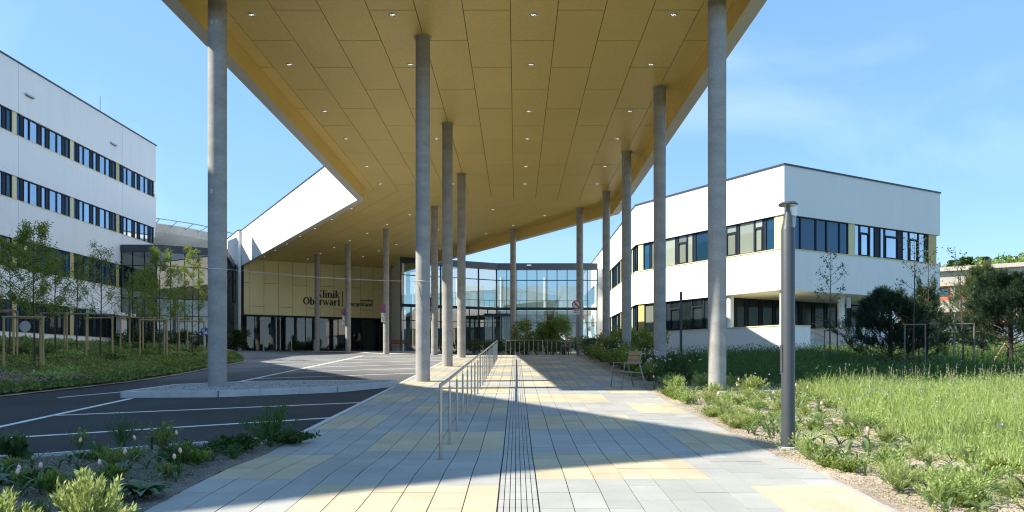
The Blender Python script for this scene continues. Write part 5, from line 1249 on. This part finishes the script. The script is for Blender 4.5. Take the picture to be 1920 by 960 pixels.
x, y = G(228, 838); herb('thin feathery grass tuft by the bed kerb', x, y, .30, .42, 420, .09, .09, GRASSD, 6)
x, y = G(305, 845); herb('plant with reddish brown top leaves in the left bed', x, y, .22, .38, 500, .05, .45, COVER, 7)
x, y = G(205, 880); herb('fern-like yellowish plant in the middle of the left bed', x, y, .30, .30, 700, .045, .35, COVER, 8)
x, y = G(150, 842); herb('thin yellowish plant near the kerb at left', x, y, .18, .28, 260, .04, .4, COVER, 88)
x, y = G(20, 868); herb('big-leaved dark plant at the left picture edge', x, y, .28, .28, 60, .17, .7, TULIPD, 9)
def rosette(label, x, y, nl, L, W, mat, seed):
    rd = random.Random(seed); root = thing('leafy_rosette', label, 'plant', (x, y, Hf(x, y)))
    for k in range(nl): link('leaf', arch_leaf(L*rd.uniform(.7, 1.1), W*rd.uniform(.8, 1.2), k*2.399, rd.uniform(.9, 1.4), mat, rise=rd.uniform(.5, .95)), root)
x, y = G(265, 935); rosette('large poppy-like leafy rosette in the left foreground bed', x, y, 26, .38, .10, TULIPD, 3)
x, y = G(12, 905); rosette('broad leafy rosette at the left bottom corner', x, y-.1, 8, .3, .09, TULIPD, 4)
x, y = G(400, 845); rosette('dark leafy rosette in the right half of the left bed', x, y, 12, .26, .07, TULIPD, 5)
x, y = G(1715, 905); rosette('round-leaved rosette in the right gritty bed', x, y, 7, .16, .13, TULIP, 6)
rd = random.Random(9)
for i in range(84):
    y = 5.9+rd.random()*12.6; x = rd.uniform(3.4, float(bed_r(y))+.15); big = rd.random()
    if abs(x-3.56) < .3 and abs(y-10.13) < .3: continue
    kind = i % 3
    lab = ('large ' if big > .5 else 'small ') + ('pale green bushy herb', 'light yellow-green creeping herb', 'spiky grey-green tuft')[kind] + ' ' + where(x, y)
    herb(lab, x, y, .16+.16*big, .12+.2*big*(kind != 1), 420+int(420*big), (.04, .028, .06)[kind], (.35, .6, .12)[kind], (GRASS, LEAFY, SILVER)[kind], 300+i, group=('bushy herbs in the right bed', 'creeping herbs in the right bed', 'spiky tufts in the right bed')[kind])
n = 26000; yy = RNG.uniform(5.6, 20, n); xx = 3.3+RNG.uniform(0, 1, n)**.85*(bed_r(yy)+.3-3.3); ok = (np.sin(xx*4.1+yy*1.3)+np.sin(yy*3.3-xx*2.2)+RNG.normal(0, .7, n)) > .35; xx, yy = xx[ok], yy[ok]
V, F = leaves(np.stack([xx, yy, H(xx, yy)+RNG.uniform(.0, .09, len(xx))], 1), .038, .014, up=.6); tag(link('seedlings', np_mesh('seedlings', V, F, GRASS)), 'tiny seedlings and weeds scattered over the right bed', 'seedlings', kind='stuff')
n = 16000; xx = -3.25-RNG.uniform(0, 1, n)*8; yy = RNG.uniform(4, 11, n); ok = (yy < 11.0+.6*(xx+3.3)-.12) & ((np.sin(xx*4.1+yy*1.3)+np.sin(yy*3.3-xx*2.2)+RNG.normal(0, .7, n)) > .45); xx, yy = xx[ok], yy[ok]
V, F = leaves(np.stack([xx, yy, H(xx, yy)+RNG.uniform(.0, .08, len(xx))], 1), .036, .014, up=.6); tag(link('seedlings', np_mesh('seedlings', V, F, GRASSD)), 'tiny dark seedlings scattered over the left flower bed', 'seedlings', kind='stuff')
n = 5000; yy = RNG.uniform(5.6, 18, n); xx = 3.24+RNG.uniform(0, 1, n)*(bed_r(yy)-3.2)
D_ = RNG.normal(0, 1, (n, 3)); D_[:, 2] *= .12
V, F = leaves(np.stack([xx, yy, H(xx, yy)+.008], 1), .03, .006, D_); tag(link('dry_litter', np_mesh('dry_litter', V, F, SEED)), 'dry stalk litter lying on the right bed', 'litter', kind='stuff')
rd = random.Random(19)
for i in range(78):
    y = 6.0+rd.random()*4.6; x = -3.35-rd.random()*5.2
    if y > 11.0+.6*(x+3.3)-.35: continue
    herb(('dark feathery', 'low round-leaved', 'bronze-tinted', 'bright green')[i % 4] + ' herb ' + where(x, y, True) + ' of left bed', x, y, .13+.12*rd.random(), .10+.14*rd.random(), 380, (.05, .035, .04, .05)[i % 4], (.14, .7, .4, .35)[i % 4], (GRASSD, SHRUB, COVER, LEAF)[i % 4], 800+i, group=('dark feathery', 'low round-leaved', 'bronze-tinted', 'bright green')[i % 4] + ' herbs in the left bed')
# weeds along the path side of the border under the canopy edge
for i in range(10):
    y = 18.2+rd.random()*2.6; x = 3.5+rd.random()*2.2
    herb('sunlit tangled herb in front of the nearest right column', x, y, .35, .4, 900, .07, .25, (GRASS, SILVER)[i % 2], 400+i, group='sunlit herbs at the nearest right column')
# pebbles / grit on beds
n = 9000; yy = RNG.uniform(5.6, 15, n); xx = 3.27+RNG.uniform(0, 1, n)*(bed_r(yy)+.2-3.27)
tag(stones(np.stack([xx, yy, H(xx, yy)+.002], 1), .010, island('grit_tan', [(.22, .17, .13), (.40, .33, .25), (.52, .45, .36), (.30, .23, .17)], .95, 0), 'grit'), 'tan grit strewn over the right flower bed', 'grit')
n = 9000; xx = -3.3-RNG.uniform(0, 1, n)*6; yy = RNG.uniform(5.6, 11, n); ok = yy < 11.0+.6*(xx+3.3)-.1; xx, yy = xx[ok], yy[ok]
tag(stones(np.stack([xx, yy, H(xx, yy)+.004], 1), .010, island('grit_grey', [(.14, .12, .10), (.26, .22, .19), (.34, .31, .28), (.18, .15, .12)], .95, 0), 'grit'), 'brown grey grit strewn over the left flower bed', 'grit')
# trees far behind the concrete block
def far_tree(x, y, h, w_, mat, conif, seed, lab):
    rng = np.random.default_rng(seed); root = thing('far_tree', lab, 'tree', (x, y, 2.9), group='trees behind the concrete block')
    m = MB(); m.tube([(0, 0, 0), (0, 0, h*.8)], [.4, .12], 7); m.build('trunk', BARK, root); n = 2600
    if conif:
        t = rng.uniform(0, 1, n)**.8; a = rng.uniform(0, 6.28, n); lay = .75+.25*np.sin(t*h*3.2); r = (1-t)*w_*.5*lay*rng.uniform(.5, 1, n)
        C = np.stack([np.cos(a)*r, np.sin(a)*r, h*(.25+.75*t)], 1); D = np.stack([np.cos(a), np.sin(a), np.full(n, .1)], 1)
        V, F = leaves(C, 1.1, .3, D, rng=rng)
    else:
        nb = 22; bc = np.stack([rng.normal(0, w_*.25, nb), rng.normal(0, w_*.25, nb), h*rng.uniform(.5, .92, nb)], 1); idx = rng.integers(0, nb, n)
        C = bc[idx] + unit(rng.normal(size=(n, 3)))*rng.uniform(.5, 1, (n, 1))*w_*.19; V, F = leaves(C, .6, .45, rng=rng)
    link('crown', np_mesh('crown', V, F, mat), root)
for i, (px_, ty, d, w_, con) in enumerate(((1775, 500, 150, 11, 0), (1790, 498, 160, 9, 1), (1812, 492, 150, 9, 1), (1830, 500, 165, 12, 0), (1845, 492, 158, 9, 1), (1868, 486, 150, 12, 0), (1888, 490, 160, 9, 0), (1906, 482, 150, 11, 0), (1925, 484, 145, 12, 0), (1800, 505, 170, 14, 0))):
    x = (px_-968)/1450*d; h = (680-ty+9)/1450*d+CAMZ-2.9
    far_tree(x, d, h, w_, LEAF if not con else SHRUB, con, 500+i, ('dark conifer' if con else 'rounded leafy tree') + ' rising over the roof of the distant concrete block')
bush('willow_shrub', 'airy yellow-green willow before the distant concrete block', (1822-968)/1450*48, 48, 1.3, 1.5, 4.6, 5200, .16, LEAFY, 601, aspect=.25)
for i in range(7): bush('far_shrub', ORD[i] + ' rough green shrub from the left before the low white garden wall', 26+i*2.2, 46+1.2*(i % 3), 1.4, 1.2, 1.5+.3*(i % 2), 900, .16, [LEAFY, LEAF][i % 2], 610+i, group='shrubs before the garden wall')
